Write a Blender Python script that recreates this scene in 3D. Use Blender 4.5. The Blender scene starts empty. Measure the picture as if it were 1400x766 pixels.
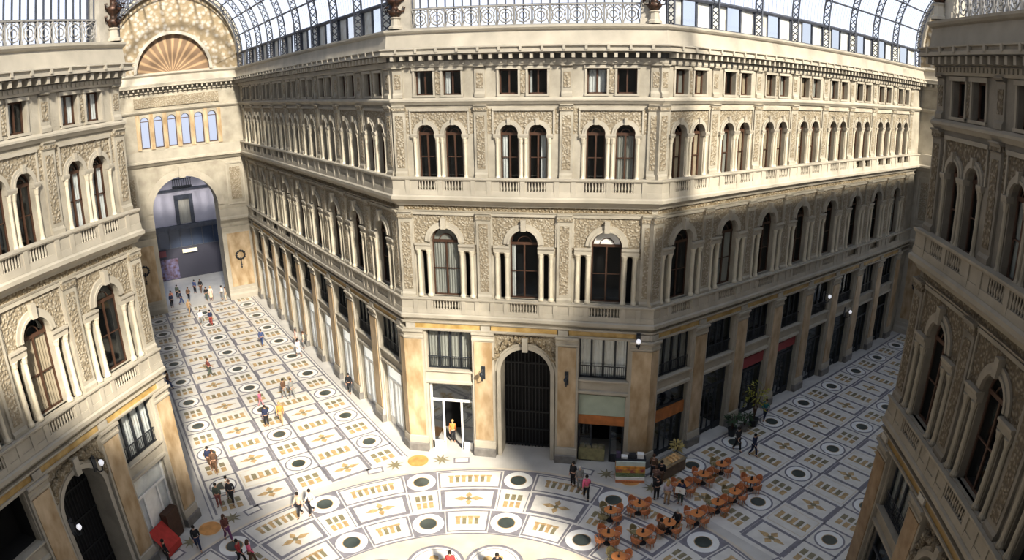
import bpy, bmesh, math, random
from mathutils import Matrix, Vector
PI = math.pi
S = math.sqrt(.5)
HB = 7.65                      # half the width of a corner (chamfer) facade
RR = 7.65 + 15.0 * S           # distance from the centre of the octagon to it
LL, LR = 41.5, 38.4            # lengths of the two arcades in view
T22 = math.tan(PI / 8)
rnd = random.Random(7)
sc = bpy.context.scene
col = sc.collection
# ------------------------------------------------------------------ materials
def nt_new(name):
    m = bpy.data.materials.new(name); m.use_nodes = True
    nt = m.node_tree; nt.nodes.clear()
    out = nt.nodes.new('ShaderNodeOutputMaterial')
    return m, nt, out
def C4(c): return (c[0], c[1], c[2], 1)
def mul(c, k): return tuple(min(1, x * k) for x in c)
def mat(name, c, rough=.7, var=.18, scale=1.2, bump=0, metal=0, c2=None, detail=4, stretch=None):
    m, nt, out = nt_new(name)
    N, Lk = nt.nodes.new, nt.links.new
    b = N('ShaderNodeBsdfPrincipled'); b.inputs['Roughness'].default_value = rough; b.inputs['Metallic'].default_value = metal
    geo = N('ShaderNodeNewGeometry'); nz = N('ShaderNodeTexNoise')
    nz.inputs['Scale'].default_value = scale; nz.inputs['Detail'].default_value = detail
    src = geo.outputs['Position']
    if stretch:
        mp = N('ShaderNodeMapping'); mp.inputs['Scale'].default_value = stretch
        Lk(src, mp.inputs['Vector']); src = mp.outputs['Vector']
    Lk(src, nz.inputs['Vector'])
    cr = N('ShaderNodeValToRGB'); e = cr.color_ramp.elements
    e[0].position, e[1].position = .32, .68
    e[0].color = C4(mul(c, 1 - var)); e[1].color = C4(c2 if c2 else mul(c, 1 + var))
    Lk(nz.outputs['Fac'], cr.inputs['Fac']); Lk(cr.outputs['Color'], b.inputs['Base Color'])
    if bump:
        n2 = N('ShaderNodeTexNoise'); n2.inputs['Scale'].default_value = 9; n2.inputs['Detail'].default_value = 3
        Lk(geo.outputs['Position'], n2.inputs['Vector'])
        bp = N('ShaderNodeBump'); bp.inputs['Strength'].default_value = bump; bp.inputs['Distance'].default_value = .05
        Lk(n2.outputs['Fac'], bp.inputs['Height']); Lk(bp.outputs['Normal'], b.inputs['Normal'])
    Lk(b.outputs[0], out.inputs[0])
    return m
def carved(name, dark, light, scale=4.5, strength=.9):
    """stone worked with leaves and scrolls: cells and ridges raised over a brown ground"""
    m, nt, out = nt_new(name); N, Lk = nt.nodes.new, nt.links.new
    b = N('ShaderNodeBsdfPrincipled'); b.inputs['Roughness'].default_value = .75
    geo = N('ShaderNodeNewGeometry'); nz = N('ShaderNodeTexNoise'); nz.inputs['Scale'].default_value = 2.2
    mx = N('ShaderNodeMix'); mx.data_type = 'VECTOR'; mx.inputs['Factor'].default_value = .22
    Lk(geo.outputs['Position'], nz.inputs['Vector']); Lk(geo.outputs['Position'], mx.inputs['A']); Lk(nz.outputs['Color'], mx.inputs['B'])
    vo = N('ShaderNodeTexVoronoi'); vo.inputs['Scale'].default_value = scale; Lk(mx.outputs['Result'], vo.inputs['Vector'])
    cr = N('ShaderNodeValToRGB'); e = cr.color_ramp.elements
    e[0].position, e[1].position = .12, .55; e[0].color = C4(light); e[1].color = C4(dark)
    Lk(vo.outputs['Distance'], cr.inputs['Fac']); Lk(cr.outputs['Color'], b.inputs['Base Color'])
    bp = N('ShaderNodeBump'); bp.invert = True; bp.inputs['Strength'].default_value = strength; bp.inputs['Distance'].default_value = .12
    Lk(vo.outputs['Distance'], bp.inputs['Height']); Lk(bp.outputs['Normal'], b.inputs['Normal'])
    Lk(b.outputs[0], out.inputs[0])
    return m
def flat(name, c, rough=.6, metal=0, emit=0):
    m, nt, out = nt_new(name); b = nt.nodes.new('ShaderNodeBsdfPrincipled')
    b.inputs['Base Color'].default_value = C4(c); b.inputs['Roughness'].default_value = rough; b.inputs['Metallic'].default_value = metal
    if emit: b.inputs['Emission Color'].default_value = C4(c); b.inputs['Emission Strength'].default_value = emit
    nt.links.new(b.outputs[0], out.inputs[0]); return m
def glass_mat(name, tint, clear, gloss_rough=.08, body=(.8, .85, .9), trans=False):
    """glazing: part clear, part milky (vault) or mirror-like (windows)"""
    m, nt, out = nt_new(name); N, Lk = nt.nodes.new, nt.links.new
    t = N('ShaderNodeBsdfTransparent'); t.inputs['Color'].default_value = C4(tint)
    if trans:
        a = N('ShaderNodeBsdfTranslucent'); a.inputs['Color'].default_value = C4(body)
    else:
        a = N('ShaderNodeBsdfGlossy'); a.inputs['Color'].default_value = C4(body); a.inputs['Roughness'].default_value = gloss_rough
    x = N('ShaderNodeMixShader'); x.inputs[0].default_value = 1 - clear
    Lk(t.outputs[0], x.inputs[1]); Lk(a.outputs[0], x.inputs[2]); Lk(x.outputs[0], out.inputs[0])
    return m
M = dict(
    stone=mat('cream stone', (.38, .345, .285), .75, .14, .9, .25, c2=(.46, .425, .36)),
    stone2=mat('grey weathered stone', (.42, .39, .34), .8, .18, 1.4, .25),
    trim=mat('pale moulded stone', (.43, .395, .335), .7, .1, 1.0, .1),
    carved=carved('carved relief stone', (.29, .245, .18), (.47, .43, .36), 9.5, .6),
    carved2=carved('carved frieze', (.25, .20, .13), (.47, .42, .33), 9),
    marble=mat('ochre veined marble', (.44, .305, .165), .45, .22, 1.6, .05, c2=(.58, .46, .32), detail=8, stretch=(1, 1, .45)),
    yellow=mat('yellow marble', (.44, .28, .085), .5, .25, 1.5, c2=(.58, .42, .19)),
    column=mat('pale marble column', (.60, .55, .45), .5, .08, 1.5),
    glowwhite=flat('white shop display with added glow', (.88, .85, .78), .6, 0, .8),  # emission added to brighten the shaded shopfronts
    soffit=mat('shade-dark cornice soffit', (.10, .095, .09), .8, .2, 2),  # shade under the cornice lip put into the colour
    plinth=mat('dark grey marble', (.20, .19, .18), .5, .2, 2.0),
    dark=flat('unlit room', (.012, .012, .014), .9),
    wood=mat('brown window wood', (.075, .038, .024), .55, .2, 3),
    iron=mat('dark painted iron', (.035, .04, .05), .5, .2, 3, metal=.2),
    steel=mat('blue grey iron', (.10, .11, .14), .5, .2, 3, metal=.2),
    pane=glass_mat('window glass', (.75, .78, .8), .84, .06, (.5, .53, .56)),
    gate=flat('black iron', (.012, .013, .016), .6),
    shopglass=glass_mat('shop window glass', (.9, .92, .94), .85, .05, (.7, .75, .8)),
    vault=glass_mat('vault glass', (.99, .995, 1), .95, body=(.88, .93, 1), trans=True),
    white=mat('white cloth', (.86, .85, .82), .85, .06, 3),
    beige=mat('beige blind', (.62, .50, .36), .85, .1, 3),
    greycloth=mat('grey net curtain', (.52, .50, .44), .85, .15, 3, stretch=(6, 6, .3)),
    whitepaint=mat('white painted metal', (.85, .85, .84), .4, .04, 2),
    bronze=mat('dark bronze', (.03, .025, .02), .45, .4, 5, metal=.3, c2=(.11, .055, .035)),
    # floor
    f_margin=mat('pale floor marble', (.56, .535, .50), .35, .08, .7),
    f_cream=mat('cream mosaic', (.68, .65, .60), .35, .07, 1.6),
    f_warm=mat('warm cream mosaic', (.62, .55, .45), .35, .1, .9),
    f_grey=mat('grey mosaic line', (.235, .225, .25), .4, .15, 2.5),
    f_white=mat('white mosaic ring', (.78, .77, .74), .35, .05, 2),
    f_green=mat('dark green marble', (.07, .085, .08), .3, .3, 1.2),
    f_tan=mat('tan mosaic motif', (.48, .34, .18), .4, .25, 3),
    f_olive=mat('olive mosaic motif', (.25, .22, .14), .4, .25, 3),
    f_orange=mat('orange marble disc', (.60, .30, .10), .35, .2, 2),
)
# ------------------------------------------------------------------ mesh builder
class MB:
    def __init__(s): s.v, s.f, s.m = [], [], []
    def face(s, pts, m=0):
        i = len(s.v); s.v += [tuple(p) for p in pts]; s.f.append(tuple(range(i, i + len(pts)))); s.m.append(m)
    def box(s, x0, x1, y0, y1, z0, z1, m=0):
        i = len(s.v)
        s.v += [(x, y, z) for z in (z0, z1) for x, y in ((x0, y0), (x1, y0), (x1, y1), (x0, y1))]
        for q in ((0, 1, 5, 4), (1, 2, 6, 5), (2, 3, 7, 6), (3, 0, 4, 7), (4, 5, 6, 7), (3, 2, 1, 0)):
            s.f.append(tuple(i + k for k in q)); s.m.append(m)
    def sweep(s, prof, x0, x1, m0=0, m1=0, m=0):
        """profile [(out, z)] carried along x, mitred at its ends (m0, m1: run per metre of projection)"""
        i = len(s.v); n = len(prof)
        for e, z in prof: s.v += [(x0 - e * m0, -e, z), (x1 + e * m1, -e, z)]
        for k in range(n):
            a, b = i + 2 * k, i + 2 * ((k + 1) % n)
            s.f.append((a, a + 1, b + 1, b)); s.m.append(m)
        s.f.append(tuple(i + 2 * k for k in range(n))[::-1]); s.f.append(tuple(i + 2 * k + 1 for k in range(n))); s.m += [m, m]
    def lathe(s, prof, cx=0, cy=0, n=10, m=0):
        """profile [(r, z)] turned about the vertical through (cx, cy)"""
        i = len(s.v)
        for r, z in prof:
            s.v += [(cx + r * math.cos(2 * PI * k / n), cy + r * math.sin(2 * PI * k / n), z) for k in range(n)]
        for j in range(len(prof) - 1):
            for k in range(n):
                a, b = i + j * n + k, i + j * n + (k + 1) % n
                s.f.append((a, b, b + n, a + n)); s.m.append(m)
        s.f.append(tuple(i + k for k in range(n))[::-1]); s.m.append(m)
        o = i + (len(prof) - 1) * n
        s.f.append(tuple(o + k for k in range(n))); s.m.append(m)
    def tube(s, pts, r, n=6, m=0):
        pts = [Vector(p) for p in pts]; i = len(s.v)
        for j, p in enumerate(pts):
            d = (pts[min(j + 1, len(pts) - 1)] - pts[max(j - 1, 0)]).normalized()
            u = d.cross(Vector((0, 0, 1)) if abs(d.z) < .95 else Vector((1, 0, 0))).normalized(); w = d.cross(u)
            rr = r[j] if isinstance(r, (list, tuple)) else r
            s.v += [tuple(p + (u * math.cos(2 * PI * k / n) + w * math.sin(2 * PI * k / n)) * rr) for k in range(n)]
        for j in range(len(pts) - 1):
            for k in range(n):
                a, b = i + j * n + k, i + j * n + (k + 1) % n
                s.f.append((a, b, b + n, a + n)); s.m.append(m)
        s.f.append(tuple(i + k for k in range(n))); s.m.append(m)
        o = i + (len(pts) - 1) * n
        s.f.append(tuple(o + k for k in range(n))[::-1]); s.m.append(m)
    def arch(s, cx, zs, r0, r1, y0, y1, m=0, n=14, a0=0, a1=PI):
        """a half-ring band (archivolt) from radius r0 to r1, y0 (front) to y1"""
        i = len(s.v)
        for k in range(n + 1):
            a = a0 + (a1 - a0) * k / n; c, d = math.cos(a), math.sin(a)
            s.v += [(cx + r0 * c, y0, zs + r0 * d), (cx + r1 * c, y0, zs + r1 * d), (cx + r1 * c, y1, zs + r1 * d), (cx + r0 * c, y1, zs + r0 * d)]
        for k in range(n):
            a = i + 4 * k; b = a + 4
            for p, q in ((0, 1), (1, 2), (2, 3), (3, 0)):
                s.f.append((a + p, b + p, b + q, a + q)); s.m.append(m)
        s.f += [(i, i + 1, i + 2, i + 3), (i + 4 * n + 3, i + 4 * n + 2, i + 4 * n + 1, i + 4 * n)]; s.m += [m, m]
    def opening(s, x0, x1, z0, z1, cx, hw, zb, zs, arch=True, dep=.35, room=1.0, W=0, T=0, D=2, n=12, back=True):
        """a wall cell with one opening (round-headed or square), its reveal, and the dark room behind"""
        q = lambda a, b, c, d, m: s.face([(a, 0, c), (b, 0, c), (b, 0, d), (a, 0, d)], m)
        if cx - hw > x0 + 1e-4: q(x0, cx - hw, z0, zs, W)
        if cx + hw < x1 - 1e-4: q(cx + hw, x1, z0, zs, W)
        if zb > z0 + 1e-4: q(cx - hw, cx + hw, z0, zb, W)
        out = [(cx - hw, zb), (cx - hw, zs)]
        if arch:
            arc = [(cx - hw * math.cos(PI * k / n), zs + hw * math.sin(PI * k / n)) for k in range(n + 1)]
            t = [(x0 + (x1 - x0) * k / n, z1) for k in range(n + 1)]
            for k in range(n):
                s.face([(arc[k][0], 0, arc[k][1]), (arc[k + 1][0], 0, arc[k + 1][1]), (t[k + 1][0], 0, z1), (t[k][0], 0, z1)], T)
            s.face([(x0, 0, zs), (cx - hw, 0, zs), (x0, 0, z1)], T); s.face([(cx + hw, 0, zs), (x1, 0, zs), (x1, 0, z1)], T)
            out += arc[1:-1]
        else: q(x0, x1, zs, z1, T)
        out += [(cx + hw, zs), (cx + hw, zb)]
        for k in range(len(out)):
            a, b = out[k], out[(k + 1) % len(out)]
            if abs(a[1]) + abs(b[1]) < 1e-6: continue        # no sill on the ground
            s.face([(a[0], 0, a[1]), (b[0], 0, b[1]), (b[0], dep, b[1]), (a[0], dep, a[1])], W)
            if back: s.face([(a[0], dep, a[1]), (b[0], dep, b[1]), (b[0], room, b[1]), (a[0], room, a[1])], D)
        if back: s.face([(a[0], room, a[1]) for a in out], D)
    def mesh(s, name, mats, smooth=False):
        me = bpy.data.meshes.new(name); me.from_pydata(s.v, [], s.f)
        for x in mats: me.materials.append(x)
        me.polygons.foreach_set('material_index', s.m)
        if smooth: me.polygons.foreach_set('use_smooth', [True] * len(s.f))
        me.update(); return me
def mk(name, data, parent=None, loc=(0, 0, 0), rz=0, mw=None):
    o = bpy.data.objects.new(name, data); col.objects.link(o)
    if mw is not None: o.matrix_world = mw
    else: o.location = loc; o.rotation_euler = (0, 0, rz)
    if parent: o.parent = parent
    return o
def part(name, mb, mats, parent, loc=(0, 0, 0), rz=0, smooth=False):
    return mk(name, mb.mesh(name, mats, smooth) if isinstance(mb, MB) else mb, parent, loc, rz)
def tag(o, label, cat, group=None, kind=None):
    o['label'] = label; o['category'] = cat
    if group: o['group'] = group
    if kind: o['kind'] = kind
    return o
ORD = ['first', 'second', 'third', 'fourth', 'fifth', 'sixth', 'seventh', 'eighth', 'ninth', 'tenth', 'eleventh', 'twelfth', 'thirteenth', 'fourteenth', 'fifteenth', 'sixteenth', 'seventeenth', 'eighteenth']
def frame_of(ox, oy, ax, ay):
    """wall frame: x to the right as one faces the wall, y into the wall, z up"""
    return Matrix(((ax, -ay, 0, ox), (ay, ax, 0, oy), (0, 0, 1, 0), (0, 0, 0, 1)))
FC = frame_of(0, RR, 1, 0)
FL = frame_of(-HB, RR, S, -S)
FR = frame_of(HB, RR, S, S)
FLB = frame_of(-RR, 0, 0, 1)
FRB = frame_of(RR, 0, 0, -1)
FLE = frame_of(-HB - LL * S - 7.5 * S, RR + LL * S - 7.5 * S, S, S)
FRE = frame_of(HB + LR * S + 7.5 * S, RR + LR * S - 7.5 * S, S, -S)
# ------------------------------------------------------------------ windows
wn = [0]
def arch_frame(hw, h, t=.085, trans=True, bars=True):
    f = MB()
    f.box(-hw, -hw + t, 0, .08, 0, h); f.box(hw - t, hw, 0, .08, 0, h); f.box(-hw, hw, 0, .08, 0, t)
    f.arch(0, h, hw - t, hw, 0, .08)
    if trans: f.box(-hw, hw, -.02, .08, h - .1, h + .06)
    f.box(-.05, .05, -.01, .08, 0, h)
    if bars:
        f.box(-hw, hw, 0, .07, h * .5 - .025, h * .5 + .025); f.arch(0, h, hw * .45, hw * .45 + .05, 0, .07)
    return f
def arch_pane(hw, h, n=12):
    p = MB(); p.face([(-hw, 0, 0)] + [(hw, 0, 0)] + [(hw * math.cos(PI * k / n), 0, h + hw * math.sin(PI * k / n)) for k in range(n + 1)]); return p
def lunette(hw, h, n=10):
    p = MB(); p.face([(hw * math.cos(PI * k / n), 0, h + hw * math.sin(PI * k / n)) for k in range(n + 1)]); return p
def rect_frame(hw, h, t=.08, mid=True):
    f = MB()
    f.box(-hw, -hw + t, 0, .08, 0, h); f.box(hw - t, hw, 0, .08, 0, h); f.box(-hw, hw, 0, .08, 0, t); f.box(-hw, hw, 0, .08, h - t, h)
    if mid: f.box(-.045, .045, -.01, .08, 0, h)
    return f
def quad(x0, x1, z0, z1, y=0):
    p = MB(); p.face([(x0, y, z0), (x1, y, z0), (x1, y, z1), (x0, y, z1)]); return p
def drape(x0, x1, z0, z1, n=None, a=.03):
    """a hanging cloth with upright folds"""
    p = MB(); n = n or max(6, int((x1 - x0) / .08))
    for k in range(n):
        xa, xb = x0 + (x1 - x0) * k / n, x0 + (x1 - x0) * (k + 1) / n
        ya, yb = (a if k % 2 else -a), (-a if k % 2 else a)
        p.face([(xa, ya, z0), (xb, yb, z0), (xb, yb, z1), (xa, ya, z1)])
    return p
H1, HS1 = .875, 14.52 - 11.0      # first-floor opening: half width, spring height over its sill
H2, HS2 = .53, 20.92 - 18.25
H3, HH3 = .54, 24.46 - 23.1
ME = {}
def mesh_once(key, fn, mats):
    if key not in ME: ME[key] = fn().mesh(key, mats)
    return ME[key]
def window(F, x, z, y, kind, style, label, group):
    wn[0] += 1
    if kind == 1: fm = mesh_once('f1' + ('d' if style == 'iron' else ''), lambda: arch_frame(H1, HS1), [M['iron'] if style == 'iron' else M['wood']]); pm = mesh_once('p1', lambda: arch_pane(H1, HS1), [M['pane']]); hw, h = H1, HS1
    elif kind == 2: fm = mesh_once('f2', lambda: arch_frame(H2, HS2), [M['wood']]); pm = mesh_once('p2', lambda: arch_pane(H2, HS2), [M['pane']]); hw, h = H2, HS2
    else: fm = mesh_once('f3', lambda: rect_frame(H3, HH3), [M['wood']]); pm = mesh_once('p3', lambda: quad(-H3, H3, 0, HH3), [M['pane']]); hw, h = H3, HH3
    o = mk('window_%d' % wn[0], fm, mw=F @ Matrix.Translation((x, y, z)))
    mk('window_pane', pm, o, (0, .05, 0))
    tag(o, label, 'window', group, 'structure')
    cl = lambda a, b, m, top=h: part('curtain', mesh_once('c%s%.2f%.2f%.2f' % (m, a, b, top), lambda: drape(a, b, .05, top - .02), [M[m]]), None, o, (0, .12, 0))
    if style == 'left': cl(-hw, -hw * .25, 'white')
    elif style == 'right': cl(hw * .25, hw, 'white')
    elif style == 'both': cl(-hw, -.06, 'white'); cl(.06, hw, 'white')
    elif style == 'edge': cl(-hw, -hw * .62, 'white')
    elif style == 'white': cl(-hw, hw, 'white')
    elif style == 'beige': cl(-hw, hw, 'beige')
    elif style == 'grey': cl(-hw, hw, 'greycloth')
    elif style == 'lunette': part('lunette_pane', mesh_once('l%d' % kind, lambda: lunette(hw - .1, h), [M['whitepaint']]), None, o, (0, .03, 0))  # opaque white sheet painted in for the sky's reflection
    elif style == 'greyl': cl(-hw, hw, 'greycloth'); part('lunette_pane', mesh_once('lg%d' % kind, lambda: lunette(hw - .1, h), [M['greycloth']]), None, o, (0, .1, 0))
    return o
def part(name, mb, mats, parent, loc=(0, 0, 0), rz=0, smooth=False):
    return mk(name, mb.mesh(name, mats, smooth) if isinstance(mb, MB) else mb, parent, loc, rz)
# ------------------------------------------------------------------ facade pieces
BK = -.12
def pil_mesh(z0, z1, hw=.44, e=.14, cap=.5):
    p = MB()
    p.sweep([(BK, z0), (e + .08, z0), (e + .08, z0 + .18), (e + .02, z0 + .28), (e, z0 + .3), (e, z1 - cap), (e + .06, z1 - cap + .05), (e + .02, z1 - cap + .08), (e + .1, z1 - .1), (e + .16, z1 - .06), (e + .16, z1), (BK, z1)], -hw, hw)
    p.box(-hw * .62, hw * .62, -e - .025, 0, z0 + .5, z1 - cap - .2, 1)
    p.box(-hw - .03, hw + .03, -e - .07, 0, z1 - cap + .08, z1 - .12, 1)
    return p
def col_prof(z0, z1, r):
    return [(r * 1.45, z0), (r * 1.45, z0 + .1), (r * 1.15, z0 + .18), (r, z0 + .24), (r * .88, z1 - .32), (r * 1.05, z1 - .28), (r * 1.3, z1 - .1), (r * 1.5, z1 - .04), (r * 1.5, z1)]
def surround1():
    """first-floor window: arch, four columns, little side lintels, keystone, square outer moulding"""
    p = MB(); zs = 14.52
    p.arch(0, zs, H1, H1 + .13, -.16, .02); p.arch(0, zs, H1 + .13, H1 + .36, -.1, .02)
    p.box(-.15, .15, -.3, 0, zs + H1 - .05, zs + H1 + .62)
    for sx in (-1, 1):
        for cx in (1.04, 1.66): p.lathe(col_prof(11.0, 14.0, .125), sx * cx, -.06, 10, 2)
        a, b = sorted((sx * .86, sx * 1.86))
        p.sweep([(BK, 14.0), (.16, 14.0), (.16, 14.2), (.24, 14.3), (.24, 14.4), (BK, 14.4)], a, b)
        a, b = sorted((sx * 2.02, sx * 1.9)); p.box(a, b, -.07, 0, 14.4, 16.3)
    p.box(-2.02, 2.02, -.1, 0, 16.18, 16.34)
    p.sweep([(BK, 10.92), (.16, 10.92), (.16, 11.0), (BK, 11.0)], -1.95, 1.95)
    return p
def surround2():
    p = MB(); zs = 20.92
    for cx in (-.82, .82):
        p.arch(cx, zs, H2, H2 + .1, -.13, .02); p.arch(cx, zs, H2 + .1, H2 + .24, -.08, .02)
        p.box(cx - .09, cx + .09, -.2, 0, zs + H2 - .03, zs + H2 + .34)
    for cx in (-1.5, -.14, .14, 1.5): p.lathe(col_prof(18.35, 20.7, .1), cx, -.05, 8, 2)
    for a, b in ((-1.72, -1.33), (-.3, .3), (1.33, 1.72)): p.sweep([(BK, 20.7), (.16, 20.7), (.2, 20.84), (.2, 20.92), (BK, 20.92)], a, b)
    p.box(-1.78, 1.78, -.1, 0, 22.2, 22.36)
    for sx in (-1.74, 1.74): p.box(sx - .05, sx + .05, -.07, 0, 20.92, 22.2)
    return p
def surround3():
    p = MB()
    for cx in (-.82, .82):
        for sx in (-1, 1): p.box(cx + sx * (H3 + .06) - .06, cx + sx * (H3 + .06) + .06, -.08, 0, 23.05, 24.5)
        p.box(cx - H3 - .16, cx + H3 + .16, -.14, 0, 24.46, 24.62); p.box(cx - H3 - .12, cx + H3 + .12, -.12, 0, 22.98, 23.1)
    p.box(-.14, .14, -.05, 0, 23.15, 24.4, 1)
    return p
def balusters(x0, x1, z0, z1, y):
    p = MB(); n = max(3, round((x1 - x0) / .19)); h = z1 - z0
    for k in range(n):
        x = x0 + (x1 - x0) * (k + .5) / n
        p.lathe([(.055, z0), (.055, z0 + .05 * h), (.03, z0 + .12 * h), (.072, z0 + .38 * h), (.035, z0 + .8 * h), (.055, z0 + .93 * h), (.055, z1)], x, y, 7)
    return p
def facade(name, F, x0, x1, bays, bw, mit, chamfer, who, styles, label, vis=None, portal=None, shop=None, far=99):
    """one wall of the galleria, its storeys and mouldings. bays: bay centres, first = nearest the corner"""
    W = MB()
    q = lambda a, b, c, d, m=0, y=0: W.face([(a, y, c), (b, y, c), (b, y, d), (a, y, d)], m)
    lo, hi = min(bays) - bw / 2, max(bays) + bw / 2
    for a, b in ((x0, lo), (hi, x1)):
        if b > a + .01: q(a, b, 0, 26.7)
    for c in bays:
        a, b = c - bw / 2, c + bw / 2
        if portal is not None and abs(c - portal) < .1:
            W.opening(a, b, 0, 9.4, c + .06, 1.6, 0, 6.1, True, 1.35, 1.6, 0, 1, 2, 18, back=False)
        else:
            W.opening(a, b, 0, 5.45, c, 1.47, 0, 4.95, False, .35, 3.0, 0, 0, 4)
            W.opening(a, b, 5.45, 9.4, c, 1.45, 5.97, 8.68, False, .35, 1.6, 0, 0, 4)
        W.opening(a, c - 1.17, 9.4, 16.3, c - 1.35, .15, 11.0, 13.75, True, .3, .6, 0, 1, 2, 6)
        W.opening(c + 1.17, b, 9.4, 16.3, c + 1.35, .15, 11.0, 13.75, True, .3, .6, 0, 1, 2, 6)
        W.opening(c - 1.17, c + 1.17, 9.4, 16.3, c, H1, 11.0, 14.52, True, .35, 1.2, 0, 1, 2, 14)
        q(a, b, 16.3, 17.1, 3)
        for k in (-1, 1):
            xa, xb = sorted((c, c + k * bw / 2))
            W.opening(xa, xb, 17.1, 22.3, c + k * .82, H2, 18.25, 20.92, True, .33, 1.1, 0, 1, 2, 10)
            W.opening(xa, xb, 22.3, 25.0, c + k * .82, H3, 23.1, 24.46, False, .3, 1.0, 0, 0, 2)
        q(a, b, 25.0, 26.7)
    w = mk(name, W.mesh(name, [M['stone'], M['carved'], M['dark'], M['carved2'], M['dark']]), mw=F)
    tag(w, label, 'facade', kind='structure')
    m0, m1 = mit
    # running mouldings
    def run(nm, prof, mats=None, extra=None, mm=0):
        p = MB(); p.sweep(prof, x0, x1, m0, m1, mm)
        if extra: extra(p)
        return part(nm, p, mats or [M['trim'], M['carved2'], M['plinth']], w)
    run('balcony_ledge', [(BK, 9.3), (.12, 9.3), (.2, 9.45), (.34, 9.55), (.42, 9.63), (.42, 9.82), (.3, 9.92), (BK, 9.92)])
    run('balcony_ledge', [(BK, 16.75), (.14, 16.75), (.22, 16.9), (.42, 17.05), (.58, 17.15), (.58, 17.33), (.44, 17.42), (BK, 17.42)])
    run('frieze_moulding', [(BK, 16.36), (.06, 16.36), (.1, 16.46), (BK, 16.46)])
    run('string_course', [(BK, 22.55), (.1, 22.55), (.2, 22.68), (.26, 22.74), (.26, 22.84), (.1, 22.95), (BK, 22.95)])
    def mods(p):
        n = int((x1 - x0) / .55)
        for k in range(n):
            x = x0 + (x1 - x0) * (k + .5) / n
            p.box(x - .09, x + .09, -.72, 0, 25.02, 25.3)
        n = int((x1 - x0) / 1.1)
        for k in range(n):
            x = x0 + (x1 - x0) * (k + .5) / n
            p.box(x - .07, x + .07, -.9, -.74, 25.42, 25.66)
        n = int((x1 - x0) / .3)
        if chamfer:
            for k in range(n):
                x = x0 + (x1 - x0) * (k + .5) / n; p.box(x - .07, x + .07, -.24, 0, 24.78, 24.95)
    run('cornice', [(BK, 24.66), (.14, 24.66), (.18, 24.76), (.18, 24.98), (.18, 25.04), (.18, 25.28), (.84, 25.34), (.84, 25.48), (.76, 25.5), (.76, 25.6), (.88, 25.63), (.88, 25.68), (.5, 25.74), (BK, 25.74)], None, mods)
    run('soffit', [(BK, 24.99), (.2, 24.99), (.2, 25.3), (.8, 25.325), (.8, 25.335), (BK, 25.335)], [M['soffit']])  # dark band behind the modillions, painted as their shade
    run('parapet', [(BK, 25.7), (.42, 25.7), (.3, 26.5), (.42, 26.56), (.5, 26.66), (.5, 26.76), (.2, 26.82), (BK, 26.82)])
    # balustrades: piers, rail and base, with the balusters under each window
    for zb, zt, e, gap in ((9.92, 10.95, .34, 1), (17.42, 18.45, .46, 2)):
        p = MB()
        p.sweep([(.12, zb), (e, zb), (e - .03, zb + .3), (.12, zb + .3)], x0, x1, m0, m1)
        p.sweep([(.08, zt - .16), (e, zt - .16), (e + .05, zt - .08), (e + .05, zt), (.08, zt)], x0, x1, m0, m1)
        solid = []
        edge = x0
        for c in sorted(bays):
            gaps = ((c - .85, c + .85),) if gap == 1 else ((c - 1.36, c - .28), (c + .28, c + 1.36))
            for g0, g1 in gaps: solid.append((edge, g0)); edge = g1
        solid.append((edge, x1))
        for k, (a, b) in enumerate(solid):
            p.sweep([(.12, zb + .28), (e - .06, zb + .28), (e - .06, zt - .14), (.12, zt - .14)], a, b, m0 if k == 0 else 0, m1 if k == len(solid) - 1 else 0)
        for c in bays:
            for d in (-bw / 2 + .48, bw / 2 - .48) + ((0,) if gap == 2 else (1.1, -1.1)):
                p.box(c + d - .14, c + d + .14, -e, -.1, zb, zt - .05)
        b_ = part('balustrade', p, [M['trim']], w)
        for c in bays[:far]:
            for g0, g1 in (((-.85, .85),) if gap == 1 else ((-1.36, -.28), (.28, 1.36))):
                key = 'bal%d%.2f' % (gap, g0)
                if key not in ME: ME[key] = balusters(g0, g1, zb + .3, zt - .16, -e + .12).mesh('baluster_row', [M['trim']], True)
                mk('baluster_row', ME[key], b_, (c, 0, 0))
    # pilasters, window surrounds
    if 'pil1' not in ME:
        ME['pil1'] = pil_mesh(10.95, 16.4).mesh('pilaster', [M['stone'], M['carved']]); ME['pil2'] = pil_mesh(18.45, 22.55, .38, .12, .4).mesh('pilaster', [M['stone'], M['carved']])
        ME['pil3'] = pil_mesh(22.95, 24.68, .3, .08, .2).mesh('pilaster', [M['stone'], M['carved']])
        for k, fn in ((1, surround1), (2, surround2), (3, surround3)): ME['sur%d' % k] = fn().mesh('window_surround', [M['trim'], M['carved'], M['column']], False)
    edges = sorted({round(c + d, 3) for c in bays for d in (-bw / 2, bw / 2)})
    if chamfer: edges = [e_ if abs(e_) < HB - .45 else math.copysign(HB - .36, e_) for e_ in edges]
    for xx in edges:
        for k in (1, 2, 3): mk('pilaster', ME['pil%d' % k], w, (xx, 0, 0))
    for c in bays:
        for k in (1, 2, 3): mk('window_surround', ME['sur%d' % k], w, (c, 0, 0))
    # ground floor: pillars, beams, yellow frieze
    pprof = [(BK, 0), (.44, 0), (.44, .56), (.4, .6), (.36, .62), (.36, .8), (.33, 1.05), (.3, 1.1), (.3, 8.15), (.35, 8.2), (.35, 8.3), (.31, 8.34), (.31, 8.5), (.4, 8.6), (.46, 8.66), (.46, 8.78), (BK, 8.78)]
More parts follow.
